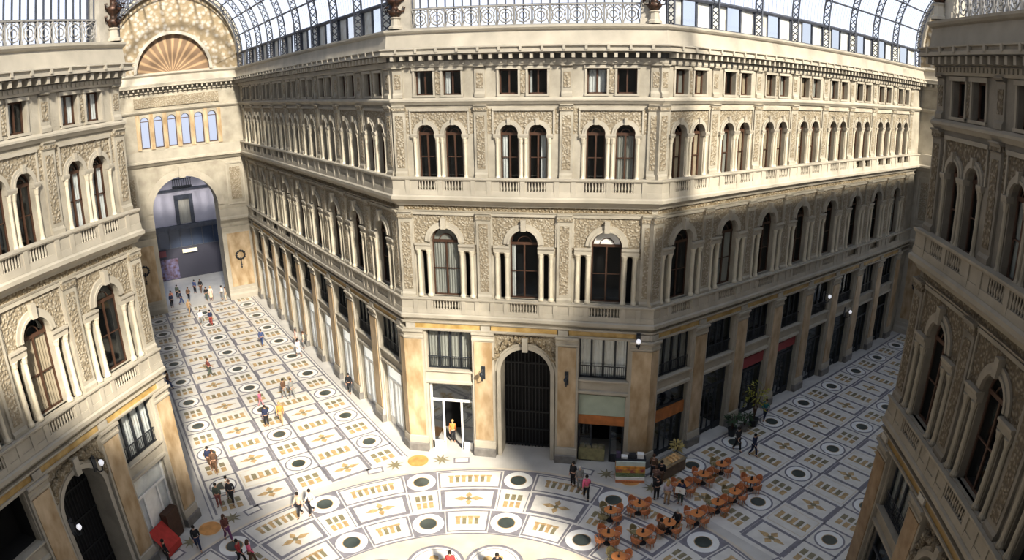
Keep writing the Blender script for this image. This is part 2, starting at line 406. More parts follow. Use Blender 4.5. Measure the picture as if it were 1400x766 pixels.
    def pillar(a, b, ma=0, mb_=0):
        p = MB(); p.sweep([(BK, .56), (.36, .56), (.36, .8), (.33, 1.05), (.27, 1.1), (.27, 8.15), (.35, 8.2), (.35, 8.3), (.3, 8.34), (.3, 8.5), (.4, 8.6), (.46, 8.66), (.46, 8.78), (BK, 8.78)], a, b, ma, mb_)
        o = part('pillar', p, [M['trim']], w)
        g = MB(); g.sweep([(.2, 1.2), (.32, 1.2), (.32, 8.1), (.2, 8.1)], a + (.14 if not ma else 0), b - (.14 if not mb_ else 0), ma, mb_); part('marble_panel', g, [M['marble']], o)
        d = MB(); d.sweep([(BK, 0), (.44, 0), (.44, .54), (.4, .6), (BK, .6)], a, b, ma, mb_); part('plinth', d, [M['plinth']], o)
    if chamfer:
        for a, b, ma, mb_ in ((-HB, -6.5, T22, 0), (-3.35, -1.9, 0, 0), (2.0, 3.4, 0, 0), (6.5, HB, 0, T22)):
            if a >= lo - 2: pillar(a, b, ma, mb_)
    else:
        corner = bays[0] > 0
        pillar(*((0, .62, T22, 0) if corner else (-.62, 0, 0, T22)))
        for xx in edges:
            if .8 < abs(xx) < abs(x1 - x0) - .5: pillar(xx - .65, xx + .65)
    for c in bays:
        if portal is not None and abs(c - portal) < .1:
            p = MB(); p.arch(c + .06, 6.1, 1.6, 1.85, -.14, .05, 0, 18); p.arch(c + .06, 6.1, 1.85, 2.0, -.08, .05, 0, 18)
            p.box(c - .12, c + .24, -.35, 0, 7.6, 8.5)
            for sx in (-1, 1):
                a, b = sorted((c + .06 + sx * 1.6, c + .06 + sx * 1.85)); p.box(a, b, -.14, .05, 0, 6.1)
            part('portal_archivolt', p, [M['trim']], w)
            # swags and shields over the arch
            p = MB()
            for k in range(26):
                a = PI * (.06 + .88 * k / 25); r = 2.0 + .32 * rnd.random(); zz = 6.1 + r * math.sin(a) * 1.08
                if zz > 7.2 or abs(math.cos(a)) > .6:
                    rr = .16 + .12 * rnd.random(); x_, z_ = c + .06 + r * math.cos(a) * 1.02, min(zz, 8.35)
                    p.lathe([(.02, z_ - rr), (rr * .75, z_ - rr * .7), (rr, z_), (rr * .7, z_ + rr * .7), (.02, z_ + rr)], x_, -.06, 7, 0)
            part('carved_garland', p, [M['carved2']], w, smooth=True)
            continue
        p = MB(); p.sweep([(BK, 4.95), (.1, 4.95), (.2, 5.05), (.2, 5.2), (.06, 5.25), (.06, 5.75), (.16, 5.82), (.24, 5.9), (.24, 5.99), (BK, 5.99)], c - 1.62, c + 1.62)
        part('spandrel_beam', p, [M['trim']], w)
        p = MB()
        for sx in (-1, 1):
            a, b = sorted((c + sx * 1.47, c + sx * 1.66)); p.box(a, b, -.1, .05, 0, 4.95); p.box(a, b, -.1, .05, 5.99, 8.75)
        part('door_jamb', p, [M['trim']], w)
    run('architrave', [(BK, 8.74), (.3, 8.74), (.34, 8.84), (.34, 8.9), (BK, 8.9)])
    run('frieze_moulding', [(BK, 9.2), (.26, 9.2), (.36, 9.3), (.36, 9.36), (BK, 9.36)])
    for c in bays:
        p = MB(); p.box(c - bw / 2 + .35, c + bw / 2 - .35, -.24, 0, 8.9, 9.2); part('yellow_frieze_panel', p, [M['yellow']], w)
    for xx in edges:
        p = MB(); p.box(xx - .3, xx + .3, -.34, 0, 8.9, 9.2); part('frieze_block', p, [M['stone2']], w)
    # windows
    for i, c in enumerate(bays):
        if vis and i not in vis: continue
        pos = who(i)
        pick = lambda k, j=0: styles.get((k, i, j), styles.get(k, ['dark'])[(i if k == 1 else 2 * i + j) % len(styles.get(k, ['dark']))])
        st = pick(1)
        window(F, c, 11.0, .3, 1, st, 'large first-floor arched window with %s, %s' % (SAY[st], pos), 'large arched first-floor windows')
        for j, k in ((0, -1), (1, 1)):
            near = (k < 0) == (bays[0] > 0)
            side = ('left' if k < 0 else 'right') + ' of pair' if chamfer else ('nearer' if near else 'farther') + ' of pair'
            st = pick(2, j)
            window(F, c + k * .82, 18.25, .28, 2, st, 'slim second-floor arched window with %s, %s, %s' % (SAY[st], pos, side), 'slim paired second-floor windows')
            st = pick(3, j)
            window(F, c + k * .82, 23.1, .25, 3, st, 'small top-floor square window with %s, %s, %s' % (SAY[st], pos, side), 'small paired top-floor windows')
    return w
SAY = dict(dark='dark panes', left='a white curtain', right='a white curtain', both='white curtains', edge='a narrow white curtain', white='bright white panes', beige='a beige blind', grey='grey net curtains',
           lunette='a white half-moon pane', greyl='a grey curtain', iron='dark panes')
# ------------------------------------------------------------------ the walls
WC = facade('wall_central', FC, -HB, HB, [-4.9, 0, 4.9], 4.9, (T22, T22), True, lambda i: ('left', 'middle', 'right')[i] + ' bay of central facade',
    {1: ['greyl', 'edge', 'lunette'], 2: ['dark', 'dark', 'left', 'right', 'dark', 'grey'], 3: ['edge', 'left', 'dark', 'edge', 'both', 'dark']},
    'cream three-bay corner facade with arched windows above a dark round-headed portal', portal=0)
bl = [-(2.75 + 4.38 * k) for k in range(9)]
WL = facade('wall_left_arcade', FL, -LL, 0, bl, 4.38, (0, T22), False, lambda i: ORD[i] + ' bay of shaded arcade',
    {1: ['dark', 'dark', 'grey', 'dark'], 2: ['grey', 'dark', 'grey', 'grey', 'dark', 'grey'], 3: ['dark', 'grey', 'dark']},
    'long shaded arcade wall running back to the far archway', far=5)
br = [2.3 + 4.45 * k for k in range(8)]
WR = facade('wall_right_arcade', FR, 0, LR, br, 4.45, (T22, 0), False, lambda i: ORD[i] + ' bay of sunlit arcade',
    {1: ['dark', 'grey', 'dark', 'dark', 'dark', 'dark'], 2: ['beige', 'beige', 'grey', 'beige', 'beige', 'beige'], 3: ['grey', 'beige', 'dark', 'beige', 'beige', 'grey', 'beige', 'grey']},
    'long arcade wall with sunlit upper storeys above dim shops', far=5)
WLB = facade('wall_left', FLB, -HB, HB, [4.9, 0, -4.9], 4.9, (T22, T22), True, lambda i: ('end', 'middle', 'third')[i] + ' bay of left-hand facade',
    {1: ['dark', 'beige'], (2, 0, 0): 'white', (2, 0, 1): 'white', 2: ['dark'], (3, 0, 0): 'white', (3, 0, 1): 'white', (3, 1, 1): 'left', 3: ['dark']},
    'cream corner facade at the left edge of the view, seen at a slant', vis=(0, 1), portal=0)
WRB = facade('wall_right', FRB, -HB, HB, [-4.9, 0, 4.9], 4.9, (T22, T22), True, lambda i: ('end', 'middle', 'third')[i] + ' bay of right-hand facade',
    {1: ['dark', 'dark'], 2: ['dark', 'dark', 'grey', 'dark'], 3: ['dark']},
    'shadowed corner facade at the right edge of the view, seen at a slant', vis=(0, 1), portal=0)
# right-hand facade takes darker copies of the materials, shade put into the colour
SHADE_MATS = {M['column']: mat('shade-dark marble column', (.25, .22, .17), .6, .1, 1.5), M['stone']: mat('shade-dark stone', (.17, .15, .12), .8, .15, .9, .25, c2=(.21, .185, .15)), M['trim']: mat('shade-dark moulded stone', (.25, .22, .175), .8, .12, 1.0, .1),
        M['carved']: carved('shade-dark carved stone', (.11, .085, .055), (.25, .215, .16), 8.5, .8), M['carved2']: carved('shade-dark carved frieze', (.11, .085, .055), (.25, .215, .16), 9),
        M['marble']: mat('shade-dark marble', (.25, .16, .08), .5, .2, 1.6, c2=(.32, .23, .14)), M['yellow']: mat('shade-dark yellow marble', (.26, .17, .06), .5, .2, 1.5)}
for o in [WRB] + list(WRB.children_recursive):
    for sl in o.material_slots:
        if sl.material in SHADE_MATS: k = SHADE_MATS[sl.material]; sl.link = 'OBJECT'; sl.material = k
# plain walls of the rest of the octagon and of the arcades' hidden sides
def plain(name, F, x0, x1, label):
    p = MB(); p.face([(x0, 0, 0), (x1, 0, 0), (x1, 0, 26.8), (x0, 0, 26.8)])
    for z in (9.6, 17.2, 22.7, 25.4): p.sweep([(BK, z), (.25, z), (.3, z + .3), (BK, z + .3)], x0, x1)
    tag(mk(name, p.mesh(name, [M['stone']]), mw=F), label, 'wall', kind='structure')
plain('wall_back', frame_of(0, -RR, -1, 0), -HB, HB, 'cream corner facade opposite the central one')
plain('wall_left_arcade_side', frame_of(-RR, HB, -S, S), 0, LL, 'cream side of the left arcade facing the shaded wall')
plain('wall_right_arcade_side', frame_of(RR, HB, -S, -S), -LR, 0, 'cream side of the right arcade facing the sunlit wall')
plain('wall_back_arcade', frame_of(-HB, -RR, -S, -S), 0, 40, 'cream side wall of the rear arcade on the left')
plain('wall_back_arcade_side', frame_of(-RR, -HB, S, S), -40, 0, 'cream outer side wall of the rear arcade on the left')
plain('wall_rear_arcade', frame_of(HB, -RR, -S, S), -40, 0, 'cream side wall of the rear arcade on the right')
plain('wall_rear_arcade_side', frame_of(RR, -HB, S, -S), 0, 40, 'cream outer side wall of the rear arcade on the right')
for k, nm in ((0, 'central'), (1, 'left'), (2, 'back'), (3, 'right')):
    q = 40 * S; b = .7
    pts = [(-HB, RR + b), (HB, RR + b), (HB + q, RR + q + b), (0, RR + q + HB + q + b), (-HB - q, RR + q + b)]
    p = MB(); p.face([(x, y, 26.7) for x, y in pts])
    tag(mk('roof_%s' % nm, p.mesh('roof', [M['stone2']]), rz=k * PI / 2), 'flat stone roof behind the parapet of the %s block' % nm, 'roof', kind='structure')
# ------------------------------------------------------------------ end walls of the arcades
def end_wall(name, F, label, street):
    W = MB(); q = lambda a, b, c, d, m=0: W.face([(a, 0, c), (b, 0, c), (b, 0, d), (a, 0, d)], m)
    W.opening(-7.5, 7.5, 0, 17.0, .1, 3.75, 0, 11.5, True, 2.6, 2.6, 0, 0, 2, 22, back=False)
    xs = [-4.1 + 1.64 * k for k in range(6)]
    q(-7.5, -4.3, 17.0, 22.6); q(4.9, 7.5, 17.0, 22.6); q(-4.3, 4.9, 17.0, 18.7); q(-4.3, 4.9, 22.4, 22.6)
    for k in range(6):
        c = -4.3 + 9.2 * (k + .5) / 6; a, b = c - 9.2 / 12, c + 9.2 / 12
        W.opening(a, b, 18.7, 22.4, c, .5, 18.72, 21.7, True, .4, .4, 0, 0, 2, 8, back=False)
    q(-7.5, 7.5, 22.6, 26.9)
    # tympanum: half-round wall under the vault with a sunk mosaic lunette
    n = 24; R0, R1 = 4.1, 7.9; z = 26.95
    W.face([(-7.5 - .4, 0, 26.7), (7.9, 0, 26.7), (7.9, 0, z), (-7.9, 0, z)], 0)
    for k in range(n):
        a0, a1 = PI * k / n, PI * (k + 1) / n
        P = lambda r, a, y, dz=0: (.1 * (r < 5) - r * math.cos(a), y, z + dz + r * math.sin(a))
        up = 1.5
        W.face([P(R0, a0, 0), P(R0, a1, 0), P(R1, a1, 0, up), P(R1, a0, 0, up)], 4)
        W.face([P(R0, a0, 0), P(R0, a1, 0), P(R0, a1, .4), P(R0, a0, .4)], 0)
        W.face([P(R0, a0, .4), P(R0, a1, .4), (.1, .4, z)], 3)
    for sg in (-1, 1): W.face([(sg * 4.0, 0, z), (sg * 8.0, 0, z), (sg * 8.0, 0, z + 1.6), (sg * 7.8, 0, z + 1.6)], 4)
    w = mk(name, W.mesh(name, [M['stone'], M['carved'], M['dark'], M['lunette'], M['fresco']]), mw=F)
    tag(w, label, 'facade', kind='structure')
    def run(nm, prof, a=-7.5, b=7.5, mats=None): p = MB(); p.sweep(prof, a, b); return part(nm, p, mats or [M['trim']], w)
    for a, b in ((-7.5, -3.65), (3.85, 7.5)):
        run('balcony_ledge', [(BK, 9.3), (.12, 9.3), (.2, 9.45), (.42, 9.63), (.42, 9.82), (.34, 10.0), (.34, 10.9), (BK, 10.9)], a, b)
        run('pier', [(BK, 0), (.44, 0), (.44, .56), (.36, .8), (.36, 1.15), (.3, 1.2), (.3, 8.2), (.4, 8.6), (.46, 8.8), (BK, 8.8)], a, b)
        p = MB(); p.box(a + .5, b - .5, -.34, 0, 1.6, 8.0); part('marble_panel', p, [M['marble']], w)
        c = (a + b) / 2; p = MB()
        for k in range(12):
            t = 2 * PI * k / 12; p.lathe([(.02, 5.3 + .5 * math.sin(t) - .14), (.16, 5.3 + .5 * math.sin(t)), (.02, 5.3 + .5 * math.sin(t) + .14)], c + .5 * math.cos(t), -.4, 6)
        for k in range(5): p.lathe([(.02, 3.7 + .28 * k), (.1 + .03 * (k % 2), 3.85 + .28 * k), (.02, 4.0 + .28 * k)], c, -.4, 6)
        part('carved_wreath', p, [M['iron']], w)
    p = MB(); p.arch(.1, 11.5, 3.75, 4.1, -.2, .05, 0, 22); p.arch(.1, 11.5, 4.1, 4.5, -.12, .05, 0, 22); p.box(-.25, .45, -.4, 0, 15.1, 16.3); part('archivolt', p, [M['trim']], w)
    run('balcony_ledge', [(BK, 16.75), (.14, 16.75), (.42, 17.05), (.58, 17.15), (.58, 17.33), (.46, 17.42), (.46, 18.45), (BK, 18.45)])
    run('string_course', [(BK, 22.55), (.1, 22.55), (.26, 22.74), (.26, 22.84), (BK, 22.95)])
    for a, b in ((-7.2, -4.9), (5.1, 7.2)):
        p = MB(); p.box(a, b, -.1, 0, 11.3, 11.5); p.box(a, b, -.1, 0, 16.0, 16.2); p.box(a, a + .2, -.1, 0, 11.5, 16.0); p.box(b - .2, b, -.1, 0, 11.5, 16.0); p.box(a + .45, b - .45, -.06, 0, 11.9, 15.6, 1); part('spandrel_panel', p, [M['trim'], M['carved']], w)
    run('relief_band', [(BK, 23.2), (.12, 23.2), (.12, 24.3), (BK, 24.3)], -4.6, 5.0, [M['carved']])
    p = MB()
    for k in range(27): p.box(-7.4 + .55 * k, -7.22 + .55 * k, -.72, 0, 25.02, 25.3)
    p.sweep([(BK, 24.66), (.18, 24.76), (.18, 25.04), (.18, 25.28), (.84, 25.34), (.84, 25.48), (.88, 25.68), (.5, 25.74), (.42, 25.8), (.3, 26.5), (.5, 26.7), (BK, 26.95)], -7.5, 7.5); part('cornice', p, [M['trim']], w)
    p = MB(); p.arch(.1, 26.95, 4.1, 4.45, -.25, .05, 0, 24); part('lunette_moulding', p, [M['stone2']], w)
    p = MB(); p.arch(0, 28.45, 7.3, 7.95, -.5, .05, 0, 28); part('vault_end_arch', p, [M['trim']], w)
    for k in range(7):
        x = -4.3 + 9.2 * k / 6; p = MB(); p.box(x - .22, x + .22, -.12, .02, 18.6, 22.5); part('pilaster', p, [M['marble']], w)
    for k in range(6):
        c = -4.3 + 9.2 * (k + .5) / 6; wn[0] += 1
        f = MB(); f.box(-.5, -.42, 0, .06, 0, 3); f.box(.42, .5, 0, .06, 0, 3); f.box(-.5, .5, 0, .06, 0, .08); f.arch(0, 3, .42, .5, 0, .06); f.box(-.5, .5, 0, .06, 2.95, 3.03)
        o = mk('window_%d' % wn[0], f.mesh('window_frame', [M['wood']]), mw=F @ Matrix.Translation((c, .2, 18.72)))
        part('window_pane', arch_pane(.46, 3), [M['milk']], o, (0, .03, 0))
        tag(o, 'bright milky window, %s from the left of six above the far arch' % ORD[k] if street else 'milky window, %s of six above the far end of sunlit arcade' % ORD[k], 'window', 'row of milky windows', 'structure')
    return w
def lunette_mat():
    m, nt, out = nt_new('rayed brown mosaic'); N, Lk = nt.nodes.new, nt.links.new
    b = N('ShaderNodeBsdfPrincipled'); b.inputs['Roughness'].default_value = .6
    tc = N('ShaderNodeTexCoord'); sp = N('ShaderNodeSeparateXYZ'); Lk(tc.outputs['Object'], sp.inputs[0])
    zz = N('ShaderNodeMath'); zz.operation = 'SUBTRACT'; zz.inputs[1].default_value = 26.6; Lk(sp.outputs['Z'], zz.inputs[0])
    at = N('ShaderNodeMath'); at.operation = 'ARCTAN2'; Lk(zz.outputs[0], at.inputs[0]); Lk(sp.outputs['X'], at.inputs[1])
    ml = N('ShaderNodeMath'); ml.operation = 'MULTIPLY'; ml.inputs[1].default_value = 26; Lk(at.outputs[0], ml.inputs[0])
    sn = N('ShaderNodeMath'); sn.operation = 'SINE'; Lk(ml.outputs[0], sn.inputs[0])
    cr = N('ShaderNodeValToRGB'); e = cr.color_ramp.elements; e[0].color = (.20, .13, .08, 1); e[1].color = (.42, .29, .17, 1); Lk(sn.outputs[0], cr.inputs['Fac'])
    Lk(cr.outputs['Color'], b.inputs['Base Color']); Lk(b.outputs[0], out.inputs[0]); return m
M['lunette'] = lunette_mat()
M['fresco'] = carved('painted and gilded tympanum', (.27, .215, .14), (.46, .435, .40), 2.4, .7)
M['milk'] = glass_mat('milky glass', (.72, .74, .82), .7, body=(.9, .93, 1), trans=True)
M['lilac'] = mat('lilac white render', (.62, .60, .68), .85, .06, .8)
WE = end_wall('wall_far_left', FLE, 'far end wall of the shaded arcade with a tall open arch and rayed lunette', True)
WF = end_wall('wall_far_right', FRE, 'far end wall of the sunlit arcade, half hidden behind the dark facade', False)
# ------------------------------------------------------------------ ground-floor shops and mezzanine windows
def mezz(F, x, curtain, label, rail=True):
    wn[0] += 1
    f = MB(); W_, H_ = 1.44, 2.7
    f.box(-W_, W_, 0, .08, H_ - .1, H_); f.box(-W_, W_, 0, .08, 0, .08)
    for k in range(5): xx = -W_ + 2 * W_ * k / 4; f.box(max(-W_, xx - .06), min(W_, xx + .06), -.02, .09, 0, H_)
    o = mk('window_%d' % wn[0], mesh_once('mf', lambda: f, [M['iron']]), mw=F @ Matrix.Translation((x, .22, 5.98)))
    mk('window_pane', mesh_once('mp', lambda: quad(-W_, W_, 0, H_), [M['pane']]), o, (0, .05, 0))
    r = MB(); r.box(-W_, W_, -.03, .0, .82, .88); r.box(-W_, W_, -.03, 0, .06, .1)
    for k in range(24): xx = -W_ + 2 * W_ * (k + .5) / 24; r.box(xx - .014, xx + .014, -.025, -.005, .08, .85)
    mk('window_railing', mesh_once('mr', lambda: r, [M['iron']]), o, (0, -.12, 0))
    if curtain: mk('curtain', mesh_once('mc' + curtain, lambda: drape(-W_, W_, 0, H_, 26), [M[curtain]]), o, (0, .16, 0))
    tag(o, label, 'window', 'mezzanine shop windows', 'structure')
def shopfront(F, x, label, frame='whitepaint', sign=None, door=True, backing=None, group='shopfronts'):
    o = mk('shopfront', None, mw=F @ Matrix.Translation((x, .2, 0)))
    W_, H_ = 1.46, 4.92
    f = MB(); f.box(-W_, -W_ + .12, 0, .1, 0, H_); f.box(W_ - .12, W_, 0, .1, 0, H_); f.box(-W_, W_, 0, .1, H_ - .1, H_); f.box(-W_, W_, -.02, .1, 3.58, 3.72)
    for xx in (-.62, .62): f.box(xx - .06, xx + .06, 0, .1, 0, 3.6)
    for a, b in ((-W_, -.62), (.62, W_)): f.box(a, b, 0, .1, 0, .55)
    part('shop_frame', mesh_once('sf' + frame, lambda: f, [M[frame]]), None, o)
    g = MB()
    for a, b, c, d in ((-W_, -.62, .5, 3.6), (.62, W_, .5, 3.6), (-W_, W_, 3.7, H_)): g.face([(a, .05, c), (b, .05, c), (b, .05, d), (a, .05, d)])
    part('shop_pane', mesh_once('sp', lambda: g, [M['shopglass']]), None, o)
    if sign: p = MB(); p.box(-W_, W_, -.12, 0, sign[1], sign[2]); part('sign_band', p, [sign[0]], o)
    if door:
        d = MB(); d.box(-.58, -.5, 0, .06, .02, 3.55); d.box(-.04, .04, 0, .06, .02, 3.55); d.box(.5, .58, 0, .06, .02, 3.55); d.box(-.58, .58, 0, .06, 3.45, 3.55); d.box(-.58, .58, 0, .06, .02, .3)
        dd = part('shop_door', mesh_once('sd' + frame, lambda: d, [M[frame]]), None, o, (0, .06, 0))
        part('door_pane', mesh_once('sdp', lambda: quad(-.55, .55, .3, 3.45, .03), [M['shopglass']]), None, dd)
    if backing:
        p = MB(); p.face([(-1.4, .13, .02), (1.4, .13, .02), (1.4, .13, 4.8), (-1.4, .13, 4.8)]); part('display_back', p, [M[backing]], o)
    tag(o, label, 'shopfront', group)
    return o
M['sign_red'] = flat('dull red sign', (.33, .06, .07)); M['sign_orange'] = mat('orange wood sign', (.45, .17, .05), .5, .2, 2)
M['sign_green'] = mat('pale green shop sign', (.42, .48, .40), .6, .06, 2); M['redcloth'] = mat('red cloth', (.45, .05, .04), .8, .15, 3)
for i, x in enumerate(bl):
    mezz(FL, x, 'greycloth' if i in (0, 1, 3) else None, 'barred mezzanine window over the %s shop of shaded arcade' % ORD[i])
    shopfront(FL, x, 'white framed shopfront, %s shop from the corner along shaded arcade' % ORD[i], backing='glowwhite')
for i, x in enumerate(br):
    mezz(FR, x, 'greycloth' if i in (0, 6) else None, 'barred mezzanine window over the %s shop of sunlit-topped arcade' % ORD[i])
    shopfront(FR, x, ('dim shopfront with orange sign band, nearest the striped stall', 'dim dark shopfront beside the potted shrub, second along right arcade', 'dim shopfront with dull red sign, behind the yellow-green plant', 'dim shopfront with dull red sign, fourth along right arcade', 'dark shopfront, fifth along right arcade', 'dark shopfront, sixth along right arcade', 'dark shopfront, seventh along right arcade', 'dark shopfront, farthest along right arcade')[i],
              frame='iron', sign=[(M['sign_orange'], 2.75, 3.55), None, (M['sign_red'], 3.95, 4.75), (M['sign_red'], 4.1, 4.75)][i] if i < 4 else None)
mezz(FC, -4.9, 'greycloth', 'grey-curtained mezzanine window left of the portal')
mezz(FC, 4.9, 'white', 'white-curtained mezzanine window right of the portal')
shopfront(FC, -4.9, 'white framed shop entrance with open door, left of the portal', door=False, group=None)
o = shopfront(FC, 4.9, 'food shop with pale green and orange sign bands, right of the portal', frame='iron', sign=(M['sign_orange'], 2.75, 3.4), door=False, group=None)
p = MB(); p.box(-1.46, 1.46, -.08, 0, 3.4, 4.8); part('sign_panel', p, [M['sign_green']], o)
p = MB(); p.box(-1.4, .3, -.1, .4, .1, .95); part('display_counter', p, [mat('olive counter', (.30, .27, .14), .5, .2, 4)], o)
p = MB()
for k in range(4): p.box(-1.3 + .4 * k, -1.0 + .4 * k, -.05, .3, .95, 1.12)
part('food_tray', p, [M['f_olive']], o)
mezz(FLB, 4.9, 'white', 'bright barred mezzanine window of left-hand facade, over the red-decked shop')
o = shopfront(FLB, 4.9, 'cream shop opening with dark display and red cloth, left-hand facade', frame='whitepaint', door=False, backing='white', group=None)
p = MB(); p.box(.1, 1.2, -.5, .0, .05, 1.9); part('display_case', p, [M['wood']], o)
p = MB(); p.face([(-1.3, -.05, 1.5), (.1, -.05, 1.5), (.1, -1.1, .5), (-1.3, -1.1, .5)]); p.face([(-1.3, -1.1, .5), (.1, -1.1, .5), (.1, -1.1, .05), (-1.3, -1.1, .05)]); part('red_cloth', p, [M['redcloth']], o)
mezz(FRB, -4.9, 'greycloth', 'dark barred mezzanine window of right-hand facade, next to its corner')
shopfront(FRB, -4.9, 'dark shopfront at the foot of right-hand facade', frame='iron')
for F, lab in ((FC, 'tall dark iron gate inside the portal of central facade'), (FLB, 'dark iron gate inside the left-hand facade portal'), (FRB, 'dark iron gate inside the right-hand facade portal')):
    g = MB(); g.face([(-1.75, .25, 0), (1.75, .25, 0), (1.75, .25, 8), (-1.75, .25, 8)], 1)
    for k in range(15): x = -1.62 + 3.24 * k / 14; g.box(x - .025, x + .025, 0, .05, 0, 7.7)
    for z in (.1, 1.3, 2.6, 4.4, 6.1): g.box(-1.62, 1.62, -.02, .07, z, z + .1)
    o = mk('door_%d' % (1 + (F is FLB) + 2 * (F is FRB)), g.mesh('gate', [M['gate'], M['dark']]), mw=F @ Matrix.Translation((.06, 1.3, 0)))
    tag(o, lab, 'gate', kind='structure')
# ------------------------------------------------------------------ glass vaults over the arcades
def vault(name, F, x0, x1, feet, label):
    cy, zc, R = -7.5, 28.45, 7.95
    P = lambda a, r=R: (cy + r * math.cos(a), zc + r * math.sin(a))
    g = MB(); n = 24
    for k in range(n):
        (y0, z0), (y1, z1) = P(PI * k / n), P(PI * (k + 1) / n)
        g.face([(x0, y0, z0), (x1, y0, z0), (x1, y1, z1), (x0, y1, z1)])
    root = mk(name, None, mw=F); tag(root, label, 'glass roof', kind='structure')
    part('vault_glass', g, [M['vault']], root, smooth=True)
    b = MB(); nb = int((x1 - x0) / .46)
    for k in range(nb + 1):
        x = x0 + (x1 - x0) * k / nb
        for j in range(n):
            (y0, z0), (y1, z1) = P(PI * j / n, R - .04), P(PI * (j + 1) / n, R - .04)
            b.face([(x - .015, y0, z0), (x + .015, y0, z0), (x + .015, y1, z1), (x - .015, y1, z1)])
    part('glazing_bar', b, [M['steel']], root)
    for a in [0] + [math.radians(14.3 * k) for k in range(1, 13)]:
        y, z = P(a, R - .12); p = MB(); w_ = .13 if a == 0 else .075
        p.tube([(x0, y, z), (x1, y, z)], w_, 6); part('purlin', p, [M['steel']], root)
    # one lattice rib: two chords and the lacing between
    rb = MB(); m = 44
    for r in (R - .12, R - .62): rb.tube([(0, *P(PI * k / m, r)) for k in range(m + 1)], .062, 5)
    for k in range(m):
        rb.tube([(0, *P(PI * k / m, R - .12)), (0, *P(PI * (k + 1) / m, R - .62))], .035, 4); rb.tube([(0, *P(PI * k / m, R - .62)), (0, *P(PI * (k + 1) / m, R - .12))], .035, 4)
    for s in (1, -1):
        for r in (R - .12, R - .62):
            y, z = P(0 if s > 0 else PI, r); rb.tube([(0, y, z), (0, y, 26.75)], .062, 5)
        for k in range(4):
            ya, yb = P(0 if s > 0 else PI, R - .12)[0], P(0 if s > 0 else PI, R - .62)[0]
            rb.tube([(0, ya, 26.8 + .42 * k), (0, yb, 27.2 + .42 * k)], .035, 4); rb.tube([(0, yb, 26.8 + .42 * k), (0, ya, 27.2 + .42 * k)], .035, 4)
    me = rb.mesh('rib', [M['steel']])
    for x in feet: mk('rib', me, root, (x, 0, 0))
    # low glazed wall standing on the parapet, one light after another between the ribs
    fs = sorted(feet)
    for a, b_ in zip(fs[:-1], fs[1:]):
        c, h = (a + b_) / 2, (b_ - a) / 2 - .12
        cl = MB(); cl.box(-h, h, .42, .5, 26.8, 26.95); 
        for xx in (-h, -h * .35, h * .35, h): cl.box(xx - .06, xx + .06, .4, .52, 26.9, 28.45)
        w = part('clerestory_light', cl, [M['steel']], root, (c, 0, 0))
        g = MB(); g.face([(-h, .46, 26.9), (-h * .35, .46, 26.9), (-h * .35, .46, 28.4), (-h, .46, 28.4)]); g.face([(h * .35, .46, 26.9), (h, .46, 26.9), (h, .46, 28.4), (h * .35, .46, 28.4)])
        part('milky_pane', g, [M['clere']], w)
        g = MB(); g.face([(-h * .35, .47, 26.9), (h * .35, .47, 26.9), (h * .35, .47, 28.4), (-h * .35, .47, 28.4)]); part('clear_pane', g, [M['pane']], w)
        # far side of the arcade: the same low wall, seen only through the ribs
    g = MB(); g.face([(x0, -15.45, 26.75), (x1, -15.45, 26.75), (x1, -15.45, 28.45), (x0, -15.45, 28.45)]); part('milky_pane', g, [M['vault']], root)
    return root
M['clere'] = mat('milky clerestory glass', (.62, .60, .54), .4, .15, 1.5, c2=(.75, .78, .78))
vault('ceiling', FL, -LL, -.3, [-.6] + [-(4.94 + 4.38 * k) for k in range(8)] + [-40.4], 'curved glass roof on lattice ribs over the shaded arcade')
vault('ceiling.001', FR, .3, LR, [.6] + [4.53 + 4.45 * k for k in range(7)] + [37.2], 'curved glass roof on lattice ribs over the sunlit arcade')
# ------------------------------------------------------------------ glazed drum standing on each corner facade
def drum(F, who, n):
    wn[0] += 1
    y = .35; x0, x1, z1 = -6.4, 6.4, 33.0
    g = MB(); k_ = 26
    for k in range(k_ + 1): x = x0 + (x1 - x0) * k / k_; g.box(x - .035, x + .035, y - .05, y + .03, 26.8, z1)
    for z in (27.95, 30.5, z1): g.box(x0, x1, y - .07, y + .05, z - .06, z + .06)
    o = mk('window_%d' % wn[0], g.mesh('drum_mullion', [M['steel']]), mw=F)
    tag(o, 'tall glass screen with iron scrollwork above the cornice of the %s facade' % who, 'glass screen', kind='structure')
    part('screen_glass', quad(x0, x1, 26.8, z1, y), [M['vault']], o)
    r = MB(); m = 13
    for k in range(m):
        cx = x0 + (x1 - x0) * (k + .5) / m
        for rad, zc in ((.38, 27.38), (.2, 27.38)): r.tube([(cx + rad * math.cos(2 * PI * j / 12), y - .14, zc + rad * math.sin(2 * PI * j / 12)) for j in range(13)], .035, 4)
        for sx in (-1, 1):
            r.tube([(cx + sx * .48, y - .14, 26.82), (cx + sx * .3, y - .14, 27.38), (cx + sx * .48, y - .14, 27.92)], .035, 4)
            r.tube([(cx + sx * .4, y - .14, 27.75), (cx + sx * .2, y - .14, 27.9), (cx, y - .14, 27.75)], .03, 4)
        r.tube([(cx + .49, y - .14, 26.8), (cx + .49, y - .14, 27.95)], .04, 4)
    r.box(x0, x1, y - .17, y - .11, 26.8, 26.9); r.box(x0, x1, y - .17, y - .11, 27.9, 27.98)
    part('iron_scrollwork', r, [M['steel2']], o)
    for sx in (-1, 1):
        a, b = sorted((sx * 6.4, sx * 7.15)); p = MB(); p.box(a, b, -.05, .9, 26.75, z1); p.box(a - .05, b + .05, -.12, .9, 26.75, 27.1); part('corner_pier', p, [M['stone2']], o)
M['steel2'] = mat('weathered iron scrollwork', (.30, .29, .28), .6, .2, 3)
drum(FC, 'central', 0); drum(FLB, 'left-hand', 1); drum(FRB, 'right-hand', 2)
